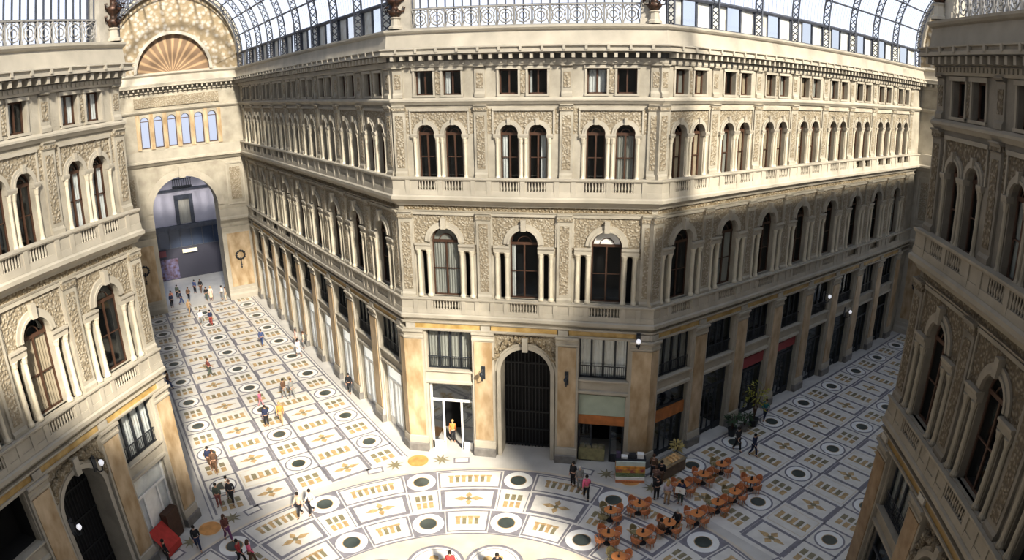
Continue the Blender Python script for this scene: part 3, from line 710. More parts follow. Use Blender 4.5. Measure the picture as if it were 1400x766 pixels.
# the great dome over the crossing, standing on the drum
M['dome'] = glass_mat('dome glass', (.97, .98, 1), .68, body=(.85, .88, .92), trans=True)
g = MB(); b_ = MB(); R8 = RR / math.cos(PI / 8) + .3; nr = 7
ring = lambda j: [(R8 * math.cos(j * PI / 2 / nr) * math.cos(PI / 8 + k * PI / 4), R8 * math.cos(j * PI / 2 / nr) * math.sin(PI / 8 + k * PI / 4), 33 + 17 * math.sin(j * PI / 2 / nr)) for k in range(8)]
for j in range(nr):
    a, c = ring(j), ring(j + 1)
    for k in range(8):
        g.face([a[k], a[(k + 1) % 8], c[(k + 1) % 8], c[k]]); b_.tube([a[k], a[(k + 1) % 8]], .12, 5)
for k in range(8): b_.tube([ring(j)[k] for j in range(nr + 1)], .22, 6)
o = mk('ceiling.002', g.mesh('dome_glass', [M['dome']])); part('dome_rib', b_, [M['steel']], o)
tag(o, 'great eight-sided glass dome over the crossing', 'glass roof', kind='structure')
def finial(F, x, label):
    o = mk('candelabrum', None, mw=F @ Matrix.Translation((x, -.15, 26.84)))
    p = MB(); p.lathe([(.42, 0), (.42, .12), (.3, .2), (.26, .55), (.34, .62), (.2, .7)], n=8); part('pedestal', p, [M['trim']], o)
    p = MB(); p.lathe([(.2, .68), (.36, .85), (.42, 1.0), (.2, 1.15), (.16, 1.3), (.4, 1.5), (.46, 1.62), (.2, 1.8), (.15, 2.1), (.34, 2.3), (.38, 2.45), (.16, 2.6), (.1, 3.2)], n=10)
    for k in range(6):
        t = 2 * PI * k / 6; c, s = math.cos(t), math.sin(t)
        for z in (1.0, 1.62, 2.45): p.tube([(c * .3, s * .3, z), (c * .55, s * .55, z + .02), (c * .6, s * .6, z + .22), (c * .46, s * .46, z + .24)], .05, 5)
    part('bronze_stem', p, [M['bronze']], o, smooth=True)
    p = MB(); p.lathe([(.1, 3.1), (.3, 3.3), (.3, 3.6), (.05, 3.75)], n=10); part('lamp_globe', p, [M['whitepaint']], o, smooth=True)
    tag(o, label, 'candelabrum', 'bronze candelabra on the cornice corners')
finial(FC, -7.25, 'dark bronze candelabrum on the parapet, left corner of central facade')
finial(FC, 7.1, 'dark bronze candelabrum on the parapet, right corner of central facade')
finial(FLB, 7.3, 'dark bronze candelabrum at the corner of left-hand facade, before the lunette')
finial(FRB, -7.3, 'dark bronze candelabrum at the corner of right-hand facade')
# ------------------------------------------------------------------ wall lamps and brackets
def lantern(F, x, z, y, label, lit=False):
    o = mk('wall_lamp', None, mw=F @ Matrix.Translation((x, y, z)))
    p = MB(); p.box(-.12, .12, .28, .34, -.5, .4); p.tube([(0, .3, -.35), (0, .05, -.5), (0, -.2, -.35), (0, -.25, -.1)], .035, 5); p.tube([(0, .3, .2), (0, 0, .3), (0, -.22, .05)], .025, 5); part('bracket', p, [M['iron']], o)
    p = MB(); p.lathe([(.04, -.08), (.12, .0), (.15, .1), (.11, .2), (.03, .25)], 0, -.25, 8); part('lamp_globe', p, [M['lamp'] if lit else M['iron']], o, smooth=True)
    tag(o, label, 'wall lamp')
M['lamp'] = flat('white lamp glass', (.95, .95, 1), .3, 0, .5)
lantern(FC, -2.62, 6.1, -.64, 'dark iron bracket lamp on the pillar left of the portal')
lantern(FC, 2.7, 6.1, -.64, 'dark iron bracket lamp on the pillar right of the portal')
lantern(FC, 6.95, 8.95, -.7, 'small white lamp on the capital at the right corner of central facade', True)
lantern(FR, 20.1, 7.6, -.64, 'lit white lamp on a far pillar of the right arcade, over a barred window', True)
lantern(FR, 24.5, 5.3, -.64, 'small lit lamp lower on a farther pillar of right arcade', True)
lantern(FLB, 1.25, 7.6, -.5, 'white globe lamp over the portal arch of left-hand facade', True)
lantern(FLB, -1.45, 5.6, -.5, 'white globe lamp beside the dark portal of left-hand facade', True)
# ------------------------------------------------------------------ the mosaic floor
fl = MB()
FM = ['f_margin', 'f_cream', 'f_warm', 'f_grey', 'f_white', 'f_green', 'f_tan', 'f_olive', 'f_orange']
mi = {k: i for i, k in enumerate(FM)}
def poly(pts, m, z): fl.face([(x, y, z) for x, y in pts], mi[m])
Z1, Z2, Z3, Z4, Z5 = .004, .008, .012, .016, .020
fl.face([(-140, -80, 0), (110, -80, 0), (110, 140, 0), (-140, 140, 0)], mi['f_margin'])
def disc(x, y, r, m, z, n=28): poly([(x + r * math.cos(2 * PI * k / n), y + r * math.sin(2 * PI * k / n)) for k in range(n)], m, z)
def roundel(x, y, r=.9):
    disc(x, y, r, 'f_grey', Z3); disc(x, y, r * .88, 'f_white', Z4); disc(x, y, r * .52, 'f_tan', Z5 - .002); disc(x, y, r * .47, 'f_green', Z5)
def arm_floor(T, L, s0, per, cols, wides):
    """T(s, n): along the arcade and across it"""
    R4 = lambda s_, e_, n0, n1, m, z: poly([T(s_, n0), T(e_, n0), T(e_, n1), T(s_, n1)], m, z)
    R4(-.9, L, .95, 14.05, 'f_grey', Z1); R4(-1, L, 1.03, 13.97, 'f_cream', Z2)
    for c, h in [(c, 1.1) for c in cols]:
        for e in (-h, h): R4(-.6, L, c + e - .075, c + e + .075, 'f_grey', Z3)
    k = -1
    while s0 + per * k < L - 1:
        sc_ = s0 + per * k; sq = sc_ + per / 2; first = k < 0
        for c in cols:
            if not first: roundel(*T(sc_, c), .92)
            for e in (-1.1, 1.1) if not first else (): R4(sc_ + e - .07, sc_ + e + .07, c - 1.1, c + 1.1, 'f_grey', Z3)
            for a in (-.5, 0, .5):
                for b, m in ((-.32, 'f_tan'), (.32, 'f_olive')):
                    R4(sq + b - .26, sq + b + .26, c + a - .17, c + a + .17, m, Z4)
        for a, b in wides:
            h = (b - a) / 2; c = (a + b) / 2
            R4(sq - 1.05, sq + 1.05, a, b, 'f_grey', Z3); R4(sq - .84, sq + .84, a + .22, b - .22, 'f_cream', Z4)
            for da, db in ((1, 0), (-1, 0), (0, 1), (0, -1)):
                u = .62 if da else .3
                q = [(0, 0), (da * u * .5 + db * .2, db * .75 * .5 + da * .24), (da * u * 1.0, db * .95), (da * u * .5 - db * .2, db * .75 * .5 - da * .24)]
                poly([T(sq + p_[0], c + p_[1]) for p_ in q], 'f_tan', Z5)
            poly([T(sq + x, c + y) for x, y in ((.2, 0), (0, .26), (-.2, 0), (0, -.26))], 'f_olive', Z5 + .002)
            if first: continue
            R4(sc_ - .98, sc_ + .98, a + .1, b - .1, 'f_warm', Z3); R4(sc_ - .92, sc_ + .92, a + .16, b - .16, 'f_cream', Z4)
            for j in range(5):
                cc = c + (j - 2) * .46
                R4(sc_ - .36, sc_ + .36, cc - .15, cc + .15, 'f_tan' if j % 2 == 0 else 'f_olive', Z5); R4(sc_ - .42, sc_ - .3, cc - .22, cc + .22, 'f_tan', Z5 + .001)
        k += 1
TL = lambda s_, n: (-HB - s_ * S - n * S, RR + s_ * S - n * S)
TR = lambda s_, n: (HB + s_ * S + n * S, RR + s_ * S - n * S)
arm_floor(TL, LL, 2.42, 4.5, (2.32, 7.43, 12.6), ((3.52, 6.28), (8.62, 11.42)))
arm_floor(TR, LR, 2.6, 4.53, (2.02, 7.26, 12.4), ((3.25, 6.05), (8.45, 11.25)))
# octagon: bands of radial panels
pol = lambda r, a: (r * math.sin(math.radians(a)), r * math.cos(math.radians(a)))
disc(0, 0, 16.75, 'f_warm', Z2 + .001, 96); disc(0, 0, 16.55, 'f_grey', Z2 + .002, 96)
disc(0, 0, 16.42, 'f_cream', Z2 + .003, 96)
def sect(r0, r1, a0, a1, m, z, n=5): poly([pol(r0, a0 + (a1 - a0) * k / n) for k in range(n + 1)] + [pol(r1, a1 - (a1 - a0) * k / n) for k in range(n + 1)], m, z)
disc(0, 0, 10.3, 'f_grey', Z3, 96); disc(0, 0, 10.18, 'f_warm', Z4, 96)
for k in range(16):
    A = 22.5 * k
    for r, h in ((15.5, 3.65), (11.32, 4.85)):
        d = 1.0
        sect(r - d, r + d, A - h, A + h, 'f_grey', Z3)
        x, y = pol(r, A); disc(x, y, .9, 'f_white', Z4); disc(x, y, .52, 'f_tan', Z5 - .002); disc(x, y, .47, 'f_green', Z5)
    # little panel between the two roundels
    sect(12.45, 14.4, A - 3.7, A - 3.45, 'f_grey', Z3); sect(12.45, 14.4, A + 3.45, A + 3.7, 'f_grey', Z3)
    for a in (-1.6, 0, 1.6):
        for r, m in ((13.05, 'f_tan'), (13.75, 'f_olive')): sect(r - .28, r + .28, A + a - .55, A + a + .55, m, Z4, 1)
    B = A + 11.25
    for r0, r1, h, dark in ((14.62, 16.35, 7.3, 0), (12.5, 14.45, 7.05, 1), (10.42, 12.32, 6.1, 0)):
        sect(r0, r1, B - h, B + h, 'f_grey', Z3)
        g = .22 if dark else .11; ga = math.degrees(g / r0)
        sect(r0 + g, r1 - g, B - h + ga, B + h - ga, 'f_cream', Z4)
        rc = (r0 + r1) / 2
        if dark:
            for da, dr in ((1, 0), (-1, 0), (0, 1), (0, -1)):
                q = [(0, 0), (da * 1.9 + dr * .8, dr * .33 + da * .2), (da * 3.9, dr * .66), (da * 1.9 - dr * .8, dr * .33 - da * .2)]
                poly([pol(rc + p_[1], B + p_[0]) for p_ in q], 'f_tan', Z5)
            poly([pol(rc + y, B + x) for x, y in ((.8, 0), (0, .2), (-.8, 0), (0, -.2))], 'f_olive', Z5 + .002)
        else:
            n = 7 if r0 > 14 else 4
            for j in range(n):
                aa = B + (j - (n - 1) / 2) * (1.45 if n == 7 else 1.75); w_ = .42 if n == 7 else .55
                sect(rc - .32, rc + .3, aa - w_, aa + w_, 'f_olive' if j % 2 else 'f_tan', Z5, 1); sect(rc + .26, rc + .42, aa - w_ * 1.5, aa + w_ * 1.5, 'f_tan', Z5 + .001, 1)
    # zodiac rounds near the centre
    x, y = pol(7.85, A); disc(x, y, 1.55, 'f_grey', Z4 + .001); disc(x, y, 1.38, 'f_cream', Z5); disc(x, y, 1.22, 'f_grey', Z5 + .001); disc(x, y, 1.18, 'f_cream', Z5 + .002)
    for t in range(5): u = 2 * PI * t / 5 + A; disc(x + .5 * math.cos(u), y + .5 * math.sin(u), .26, 'f_tan', Z5 + .004, 7)
# corner devices at the eight points of the octagon: orange disc, star and slab on either hand
for k in range(8):
    A = 22.5 + 45 * k; x, y = pol(17.98, A); disc(x, y, .78, 'f_warm', Z3); disc(x, y, .68, 'f_orange', Z4)
    for sg in (-1, 1):
        x, y = pol(17.85, A + sg * 4.9); tq = math.radians(A)
        poly([(x + rr * math.cos(2 * PI * j / 16), y + rr * math.sin(2 * PI * j / 16)) for j in range(16) for rr in ((.62, .22)[j % 2],)], 'f_olive', Z4)
        sect(17.3, 17.95, A + sg * 9.2 - 1.7, A + sg * 9.2 + 1.7, 'f_grey', Z3, 2); sect(17.42, 17.83, A + sg * 9.2 - 1.35, A + sg * 9.2 + 1.35, 'f_cream', Z4, 2)
tag(mk('floor', fl.mesh('floor', [M[k] for k in FM])), 'polished marble mosaic floor with roundels, crosses and radial panels', 'floor', kind='structure')
# street seen through the far arch
FS = FLE @ Matrix.Translation((0, 14, 0))
b = mk('street_building', None, mw=FS)
tag(b, 'lilac white building across the street, seen through the far arch', 'building')
p = MB(); p.face([(-14, 0, 0), (14, 0, 0), (14, 0, 18), (-14, 0, 18)]); part('wall', p, [M['lilac']], b)
p = MB()
for z in (6.8, 11.9): p.box(-14, 14, -.5 if z < 10 else -.25, 0, z, z + (.55 if z < 10 else .3))
part('balcony_slab', p, [M['steel']], b)
for x in (-7, 1.5, 10):
    f = MB(); f.box(x - 1.25, x - .75, -.15, .05, 7.4, 11.2); f.box(x + .75, x + 1.25, -.15, .05, 7.4, 11.2); f.box(x - 1.25, x + 1.25, -.2, .05, 10.7, 11.3)
    f_ = part('window', f, [M['steel']], b); part('pane', quad(x - .75, x + .75, 7.4, 10.7, -.02), [M['greycloth']], f_)
    f = MB(); f.box(x - 1.3, x + 1.3, -.5, 0, 12.3, 12.5)
    for k in range(9): f.box(x - 1.25 + .3 * k, x - 1.19 + .3 * k, -.5, -.44, 12.5, 13.5)
    f.box(x - 1.3, x + 1.3, -.52, -.44, 13.4, 13.5); part('balcony_railing', f, [M['iron']], b)
p = MB(); p.face([(-13, -.05, 4.3), (13, -.05, 4.3), (13, -.05, 6.75), (-13, -.05, 6.75)]); w_ = part('mezzanine_glazing', p, [flat('dim blue shop glass', (.06, .08, .13), .2)], b)
p = MB()
for k in range(18): p.box(-13 + 1.5 * k - .06, -13 + 1.5 * k + .06, -.12, 0, 4.3, 6.75)
p.box(-13.1, 13, -.12, 0, 4.25, 4.35); p.box(-13.1, 13, -.12, 0, 6.65, 6.75)
part('glazing_frame', p, [M['steel']], w_)
p = MB(); p.face([(-13, -.04, 0), (13, -.04, 0), (13, -.04, 4.3), (-13, -.04, 4.3)]); part('shop_interior', p, [flat('dim shop interior', (.06, .06, .085), .5)], b)
p = MB(); p.box(.5, 2.5, -.4, 0, 3.5, 3.95); part('lit_shop_sign', p, [flat('lit cream sign', (.8, .75, .55), .5, 0, .35)], b)
p = MB(); p.box(-6, -1.8, -.6, 0, 3.4, 4.2); part('shop_awning', p, [flat('dark red awning', (.16, .05, .06))], b)
p = MB(); p.box(-4.6, -.3, -.1, 0, .1, 2.9); part('goods_display', p, [mat('mixed goods', (.25, .12, .12), .7, .6, 2.2, c2=(.2, .2, .35))], b)
# ------------------------------------------------------------------ people
def skin(name, joints, links, mats, root, sub=1):
    """one smooth continuous surface grown over a skeleton: joints {name: (x, y, z, radius)}"""
    ks = list(joints); me = bpy.data.meshes.new('tmp')
    me.from_pydata([joints[k][:3] for k in ks], [(ks.index(a), ks.index(b)) for a, b in links], [])
    o = bpy.data.objects.new('tmp', me); col.objects.link(o)
    o.modifiers.new('s', 'SKIN'); m = o.modifiers.new('d', 'SUBSURF'); m.levels = m.render_levels = sub
    for k, v in zip(ks, me.skin_vertices[0].data):
        r = joints[k][3]; v.radius = r if isinstance(r, tuple) else (r, r); v.use_root = k == root
    dg = bpy.context.evaluated_depsgraph_get(); out = bpy.data.meshes.new_from_object(o.evaluated_get(dg)); out.name = name
    bpy.data.objects.remove(o)
    for x in mats: out.materials.append(x)
    out.polygons.foreach_set('use_smooth', [True] * len(out.polygons)); return out
def pose(kind):
    J = dict(pelvis=(0, 0, .92, (.15, .1)), waist=(0, 0, 1.08, (.13, .095)), chest=(0, .01, 1.28, (.155, .105)), neck0=(0, .01, 1.43, (.075, .07)), neck=(0, 0, 1.49, .05),
             jaw=(0, -.025, 1.55, (.06, .07)), head=(0, -.01, 1.62, (.075, .09)), crown=(0, .0, 1.69, (.055, .07)))
    sh = {'l': (.175, .01, 1.39, .06), 'r': (-.175, .01, 1.39, .06)}
    if kind == 'stand': A = {'l': [(.22, .03, 1.12), (.23, -.05, .88)], 'r': [(-.22, .03, 1.12), (-.2, -.09, .89)]}; L_ = {'l': [(.1, -.02, .5), (.11, .02, .09), (.13, -.14, .04)], 'r': [(-.1, -.02, .5), (-.11, .02, .09), (-.13, -.14, .04)]}
    elif kind == 'walk': A = {'l': [(.21, .12, 1.13), (.22, .08, .89)], 'r': [(-.21, -.08, 1.13), (-.19, -.25, .95)]}; L_ = {'l': [(.09, -.16, .52), (.09, -.24, .1), (.1, -.39, .06)], 'r': [(-.09, .04, .5), (-.09, .28, .14), (-.1, .15, .04)]}
    elif kind == 'phone': A = {'l': [(.22, .0, 1.14), (.1, -.28, 1.2)], 'r': [(-.22, .02, 1.13), (-.08, -.26, 1.16)]}; L_ = {'l': [(.1, -.04, .5), (.12, .02, .09), (.14, -.13, .04)], 'r': [(-.09, .0, .5), (-.1, .05, .09), (-.12, -.1, .04)]}
    else: A = {'l': [(.22, -.04, 1.13), (.14, -.3, 1.06)], 'r': [(-.22, -.04, 1.13), (-.14, -.3, 1.06)]}; L_ = {'l': [(.12, -.42, .92), (.13, -.42, .53), (.14, -.56, .48)], 'r': [(-.12, -.42, .92), (-.13, -.42, .53), (-.14, -.56, .48)]}
    E_ = [('pelvis', 'waist'), ('waist', 'chest'), ('chest', 'neck0'), ('neck0', 'neck'), ('neck', 'jaw'), ('jaw', 'head'), ('head', 'crown')]
    for s in 'lr':
        sg = 1 if s == 'l' else -1
        J['sh' + s] = sh[s]; e, w = A[s]; J['el' + s] = (*e, .042); J['wr' + s] = (*w, .029)
        d = (Vector(w) - Vector(e)).normalized(); pl = Vector(w) + d * .08; J['palm' + s] = (*pl, (.036, .02))
        E_ += [('chest', 'sh' + s), ('sh' + s, 'el' + s), ('el' + s, 'wr' + s), ('wr' + s, 'palm' + s)]
        side = Vector((0, -1, 0)) if abs(d.y) < .8 else Vector((1, 0, 0))
        for i in range(4):
            t0 = pl + side * (.024 * (1.5 - i)) + d * .02; J['fa%s%d' % (s, i)] = (*t0, .011); J['fb%s%d' % (s, i)] = (*(t0 + d * (.06, .075, .07, .05)[i] + Vector((-sg * .02, 0, 0))), .008)
            E_ += [('palm' + s, 'fa%s%d' % (s, i)), ('fa%s%d' % (s, i), 'fb%s%d' % (s, i))]
        th = pl + side * .04 - d * .03; J['th' + s] = (*(th + side * .02 + d * .05), .01); E_.append(('palm' + s, 'th' + s))
        hip = (sg * .09, 0, .86, .088); J['hip' + s] = hip; k, an, to = L_[s]
        J['kn' + s] = (*k, .058); J['an' + s] = (*an, .038); J['toe' + s] = (*to, (.04, .028))
        E_ += [('pelvis', 'hip' + s), ('hip' + s, 'kn' + s), ('kn' + s, 'an' + s), ('an' + s, 'toe' + s)]
    return J, E_
def infl(v, k, add): r = v[3]; return (*v[:3], tuple(x * k + add for x in r) if isinstance(r, tuple) else r * k + add)
M['skin'] = flat('skin', (.58, .36, .26), .6)
BODY = {}
for kd in ('stand', 'walk', 'phone', 'sit'):
    J, E_ = pose(kd)
    d = {'body': skin('person_body', J, E_, [M['skin']], 'pelvis')}
    J2 = {k: infl(J[k], 1.08, .012) for k in ('pelvis', 'waist', 'chest', 'neck0', 'shl', 'shr', 'ell', 'elr')}
    J2['neck0'] = (*J['neck0'][:3], (.085, .08))
    for s in 'lr': J2['cuff' + s] = (*(Vector(J['el' + s][:3]).lerp(Vector(J['wr' + s][:3]), .88)), .042)
    d['jacket'] = skin('jacket', J2, [('pelvis', 'waist'), ('waist', 'chest'), ('chest', 'neck0'), ('chest', 'shl'), ('chest', 'shr'), ('shl', 'ell'), ('shr', 'elr'), ('ell', 'cuffl'), ('elr', 'cuffr')], [M['white']], 'pelvis')
    J3 = {'pelvis': infl(J['pelvis'], 1.0, .008), 'hipl': infl(J['hipl'], 1.0, .02), 'hipr': infl(J['hipr'], 1.0, .02), 'knl': infl(J['knl'], 1.05, .018), 'knr': infl(J['knr'], 1.05, .018)}
    for s in 'lr': J3['hem' + s] = (*(Vector(J['kn' + s][:3]).lerp(Vector(J['an' + s][:3]), .93)), .066)
    d['trousers'] = skin('trousers', J3, [('pelvis', 'hipl'), ('pelvis', 'hipr'), ('hipl', 'knl'), ('hipr', 'knr'), ('knl', 'heml'), ('knr', 'hemr')], [M['white']], 'pelvis')
    for s in 'lr':
        a, t = Vector(J['an' + s][:3]), Vector(J['toe' + s][:3])
        d['shoe' + s] = skin('shoe', {'h': (a.x, a.y + .03, a.z - .035, (.042, .042)), 't': (t.x, t.y, t.z - .005, (.045, .034)), 'u': (a.x, a.y + .01, a.z + .02, .045)}, [('u', 'h'), ('h', 't')], [M['iron']], 'h')
    hb = MB(); hx, hy, hz, _ = J['head']
    hb.lathe([(.0, hz + .125), (.05, hz + .12), (.085, hz + .085), (.1, hz + .03), (.1, hz - .02), (.085, hz - .05)], 0, hy + .018, 12); d['hair'] = hb.mesh('hair', [M['wood']], True)
    hb.lathe([(.075, hz + .0), (.1, hz - .05), (.11, hz - .16), (.09, hz - .24), (.03, hz - .26)], 0, hy + .06, 10); d['longhair'] = hb.mesh('long_hair', [M['wood']], True)
    fc = MB(); fc.lathe([(.001, hz - .035), (.016, hz - .03), (.012, hz - .005), (.004, hz + .015)], 0, hy - .093, 6)
    d['nose'] = fc.mesh('nose', [M['skin']], True)
    fc = MB(); fc.lathe([(.001, hz + .008), (.011, hz + .016), (.001, hz + .026)], 0, hy - .083, 6)
    d['eye'] = fc.mesh('eye', [M['iron']], True)
    sk = MB(); sk.lathe([(.15, .98), (.19, .8), (.23, .55), (.25, .42)], 0, 0, 14); d['skirt'] = sk.mesh('skirt', [M['white']], True)
    BODY[kd] = d
CM = {}
def cloth(c):
    if c not in CM: CM[c] = mat('cloth %s' % (c,), c, .85, .12, 6)
    return CM[c]
def dressed(nm, me, parent, c):
    o = mk(nm, me, parent)
    o.material_slots[0].link = 'OBJECT'; o.material_slots[0].material = cloth(c); return o
BLK, NAVY, BLUE, WHT, GRY, BRN, TAN, RED, PINK, ORG, TEAL, PUR, CRM, DKG = (.02, .02, .025), (.03, .04, .09), (.07, .10, .22), (.82, .81, .78), (.28, .28, .27), (.14, .08, .05), (.45, .31, .18), (.38, .05, .05), (.75, .16, .27), (.70, .28, .08), (.04, .20, .22), (.20, .07, .17), (.62, .52, .40), (.09, .11, .09)
HB_, HK, HL, HG = (.10, .05, .03), (.02, .015, .012), (.48, .34, .16), (.45, .44, .42)
def person(x, y, face, kd, top, legs, hair, label, h=1.0, long=False, skirt=False, z=0, group=None):
    r = mk('person', None, loc=(x, y, z), rz=math.radians(face)); r.scale = (h, h, h); d = BODY[kd]
    b = mk('body', d['body'], r)
    dressed('jacket', d['jacket'], r, top)
    if skirt: dressed('skirt', d['skirt'], r, legs)
    else: dressed('trousers', d['trousers'], r, legs)
    dressed('hair', d['longhair' if long else 'hair'], r, hair)
    for s in 'lr': mk('shoe', d['shoe' + s], r)
    mk('nose', d['nose'], r); mk('eye', d['eye'], r, (.03, 0, 0)); mk('eye', d['eye'], r, (-.03, 0, 0))
    tag(r, label, 'person', group); return r
# face: degrees turned from looking towards -y (towards the viewer)
P_ = person
# around the far archway
P_(-45.4, 41.2, 60, 'stand', NAVY, BLK, HK, 'person in dark jacket standing at the near left foot of the far archway')
P_(-46.1, 42.1, 40, 'walk', (.7, .36, .28), GRY, HB_, 'person in salmon top walking at the left side of the far archway')
P_(-44.9, 42.4, 120, 'walk', NAVY, BLUE, HK, 'person in navy coat walking left of centre under the far archway')
P_(-46.9, 44.3, 20, 'stand', DKG, BLK, HK, 'person in dark green coat standing in the shade beyond the far archway')
P_(-44.8, 43.8, 200, 'walk', BRN, BLK, HB_, 'person in brown coat walking out through the far archway')
P_(-45.9, 46.6, 0, 'stand', BLUE, BLK, HK, 'person in blue top standing out in the street beyond the arch')
P_(-45.2, 46.9, 15, 'walk', BLK, BRN, HB_, 'person in black coat walking in the street beyond the arch, beside the blue top')
P_(-42.4, 44.2, 30, 'walk', BLK, DKG, HB_, 'person in black jacket walking beside the tall woman in pale dress')
P_(-41.8, 44.3, 10, 'stand', (.8, .62, .56), CRM, HL, 'tall fair-haired woman in pale pink dress near the far arch', 1.06, True, True)
P_(-40.7, 45.0, -30, 'stand', WHT, GRY, HK, 'person in white shirt by the right pier of the far archway')
P_(-39.9, 44.6, -60, 'stand', CRM, CRM, HB_, 'person in cream clothes close against the right pier of the far arch')
P_(-41.6, 39.6, 190, 'walk', TAN, TAN, HL, 'person in tan coat walking towards the far archway')
P_(-37.8, 36.7, 40, 'walk', WHT, GRY, HB_, 'person in white top and grey trousers, half of the pair nearest the far archway')
P_(-36.7, 36.9, 40, 'walk', NAVY, (.30, .06, .05), HK, 'person in navy jacket and rust-red trousers beside the one in white top')
# along the shaded arcade's sunny floor
P_(-27.9, 32.8, 190, 'walk', BLUE, BLUE, HK, 'person all in blue walking alone towards the far archway')
P_(-23.1, 31.2, 60, 'walk', (.85, .72, .74), WHT, HK, 'dark-haired woman in white skirt walking near the shops', 1, True, True)
P_(-24.5, 33.4, -40, 'stand', (.7, .5, .45), CRM, HB_, 'person in dusty pink standing against the pillars, farther one of two')
P_(-23.5, 33.0, -60, 'stand', CRM, GRY, HB_, 'person in cream standing against the pillars, nearer one of two')
P_(-15.4, 25.1, 20, 'walk', BLK, BLK, HK, 'person all in black standing near the shop pillars')
P_(-29.0, 25.5, 150, 'walk', (.22, .07, .06), DKG, HB_, 'person in dark red top walking alone down the middle of the arcade')
P_(-31.1, 22.3, 100, 'walk', BRN, BLUE, HK, 'person in brown at the corner of the left-hand facade')
P_(-21.4, 21.5, 90, 'walk', PINK, (.72, .32, .34), HB_, 'child in bright pink standing beside a floor roundel', .78)
P_(-19.3, 18.8, 20, 'stand', NAVY, BLK, HK, 'person in dark navy clothes standing beside the one in tan')
P_(-18.4, 19.4, 20, 'walk', ORG, TAN, HL, 'person in orange and tan standing beside the one in navy', 1.04, True)
P_(-20.2, 23.2, 60, 'walk', BRN, GRY, HK, 'dark-haired person in brown, left half of the couple in mid arcade')
P_(-19.6, 23.4, 60, 'walk', GRY, GRY, HB_, 'person in grey, right half of the couple in mid arcade')
# left front
P_(-19.6, 12.3, 30, 'walk', BRN, BRN, HB_, 'person in brown coat walking with a navy-clad companion', 1.02)
P_(-20.2, 12.6, 30, 'walk', NAVY, BRN, HK, 'person in navy jacket walking close beside a brown coat')
P_(-17.2, 9.0, 20, 'stand', DKG, (.30, .10, .09), HK, 'person in dark green jacket and rust trousers, standing on a floor roundel')
P_(-16.6, 9.6, 20, 'walk', BLK, BLK, HB_, 'person in black jacket standing next to the dark green jacket')
P_(-17.0, 9.9, 190, 'stand', WHT, GRY, HK, 'person in white top half hidden behind the dark green jacket')
P_(-16.1, 4.95, 40, 'walk', BLK, NAVY, HK, 'person in black and navy walking past the corner of left-hand facade')
P_(-14.9, 6.3, 60, 'walk', (.16, .06, .05), PUR, HB_, 'person in maroon coat and purple trousers by the orange floor disc', 1.05, True)
P_(-11.85, 9.5, -20, 'walk', CRM, BLK, HK, 'person in beige shirt strolling beside one in white shirt')
P_(-11.3, 9.95, -20, 'walk', WHT, BLK, HK, 'person in white shirt carrying a round bag, strolling beside beige shirt')
P_(-12.5, 4.85, 120, 'walk', PINK, BRN, HB_, 'person in pink top at the lower edge of the view, partly cut off', 1, True)
P_(-13.1, 4.7, 100, 'walk', RED, BLK, HK, 'person in red top at the lower edge of the view beside the pink one')
P_(-17.1, 3.3, 140, 'stand', BLK, BLK, HK, 'person in black in the lower corner below the red cloth')
# middle and right
P_(3.4, 15.5, -30, 'stand', BLK, BLK, HK, 'person all in black standing behind the one in pink top')
P_(3.85, 15.1, 10, 'stand', GRY, GRY, HG, 'grey-haired person standing between the black-clad one and the pink top')
P_(4.3, 14.2, 190, 'walk', PINK, BLK, HK, 'person in bright pink top and black trousers near the floor roundel')
P_(.4, 6.75, 10, 'stand', BLK, BLK, HK, 'dark-haired person in black at the lower edge over the zodiac rounds')
P_(-1.95, 6.5, 10, 'stand', RED, BLK, HK, 'person in red at the lower edge over the zodiac rounds')
P_(8.3, 17.0, 160, 'stand', BRN, BLK, HB_, 'person in brown jacket standing beside the striped stall')
P_(8.75, 16.35, 170, 'stand', BLK, BRN, HK, 'person in black jacket standing at the bread counter')
P_(8.4, 15.7, 150, 'phone', (.17, .10, .08), BLK, HB_, 'person in dark brown standing in the middle of the queue')
P_(8.45, 14.7, 200, 'stand', BLK, BLK, HK, 'person in black at the front of the queue by the stall')
P_(9.05, 14.3, 160, 'stand', (.56, .48, .54), TAN, HL, 'fair-haired person in lilac top beside the queue', 1, True)
P_(9.85, 14.4, -20, 'phone', NAVY, DKG, HK, 'person in dark clothes holding up an open white newspaper')
P_(14.1, 20.8, 30, 'walk', BLK, BLK, HK, 'person in black coat, left one of two strolling by the shops', 1.05)
P_(15.1, 20.2, 40, 'walk', NAVY, NAVY, HK, 'person in dark navy, right one of two strolling by the shops')
P_(16.8, 25.3, -40, 'walk', TEAL, NAVY, HB_, 'person in teal jacket walking near the right arcade pillars')
P_(-5.2, 19.3, 10, 'stand', ORG, BLK, HL, 'person in orange top standing in the white framed shop entrance')
o = mk('newspaper', None, loc=(9.75, 14.02, 1.22), rz=math.radians(-20))
p = MB(); p.face([(-.3, -.06, -.2), (0, 0, -.2), (0, .03, .22), (-.3, -.03, .22)]); p.face([(0, 0, -.2), (.3, -.06, -.2), (.3, -.03, .22), (0, .03, .22)]); part('sheet', p, [M['white']], o)
tag(o, 'open white newspaper held by the dark-clad person near the queue', 'newspaper')
o = mk('shoulder_bag', None, loc=(-11.0, 9.75, .95))
p = MB(); p.lathe([(.02, -.2), (.17, -.16), (.22, 0), (.17, .16), (.02, .2)], n=10); part('bag_body', p, [M['white']], o, smooth=True)
p = MB(); p.tube([(-.1, 0, .15), (-.2, .02, .4), (-.14, .05, .46), (.02, 0, .2)], .012, 4); part('strap', p, [M['wood']], o)
tag(o, 'round white bag on the shoulder of the person in white shirt', 'bag')
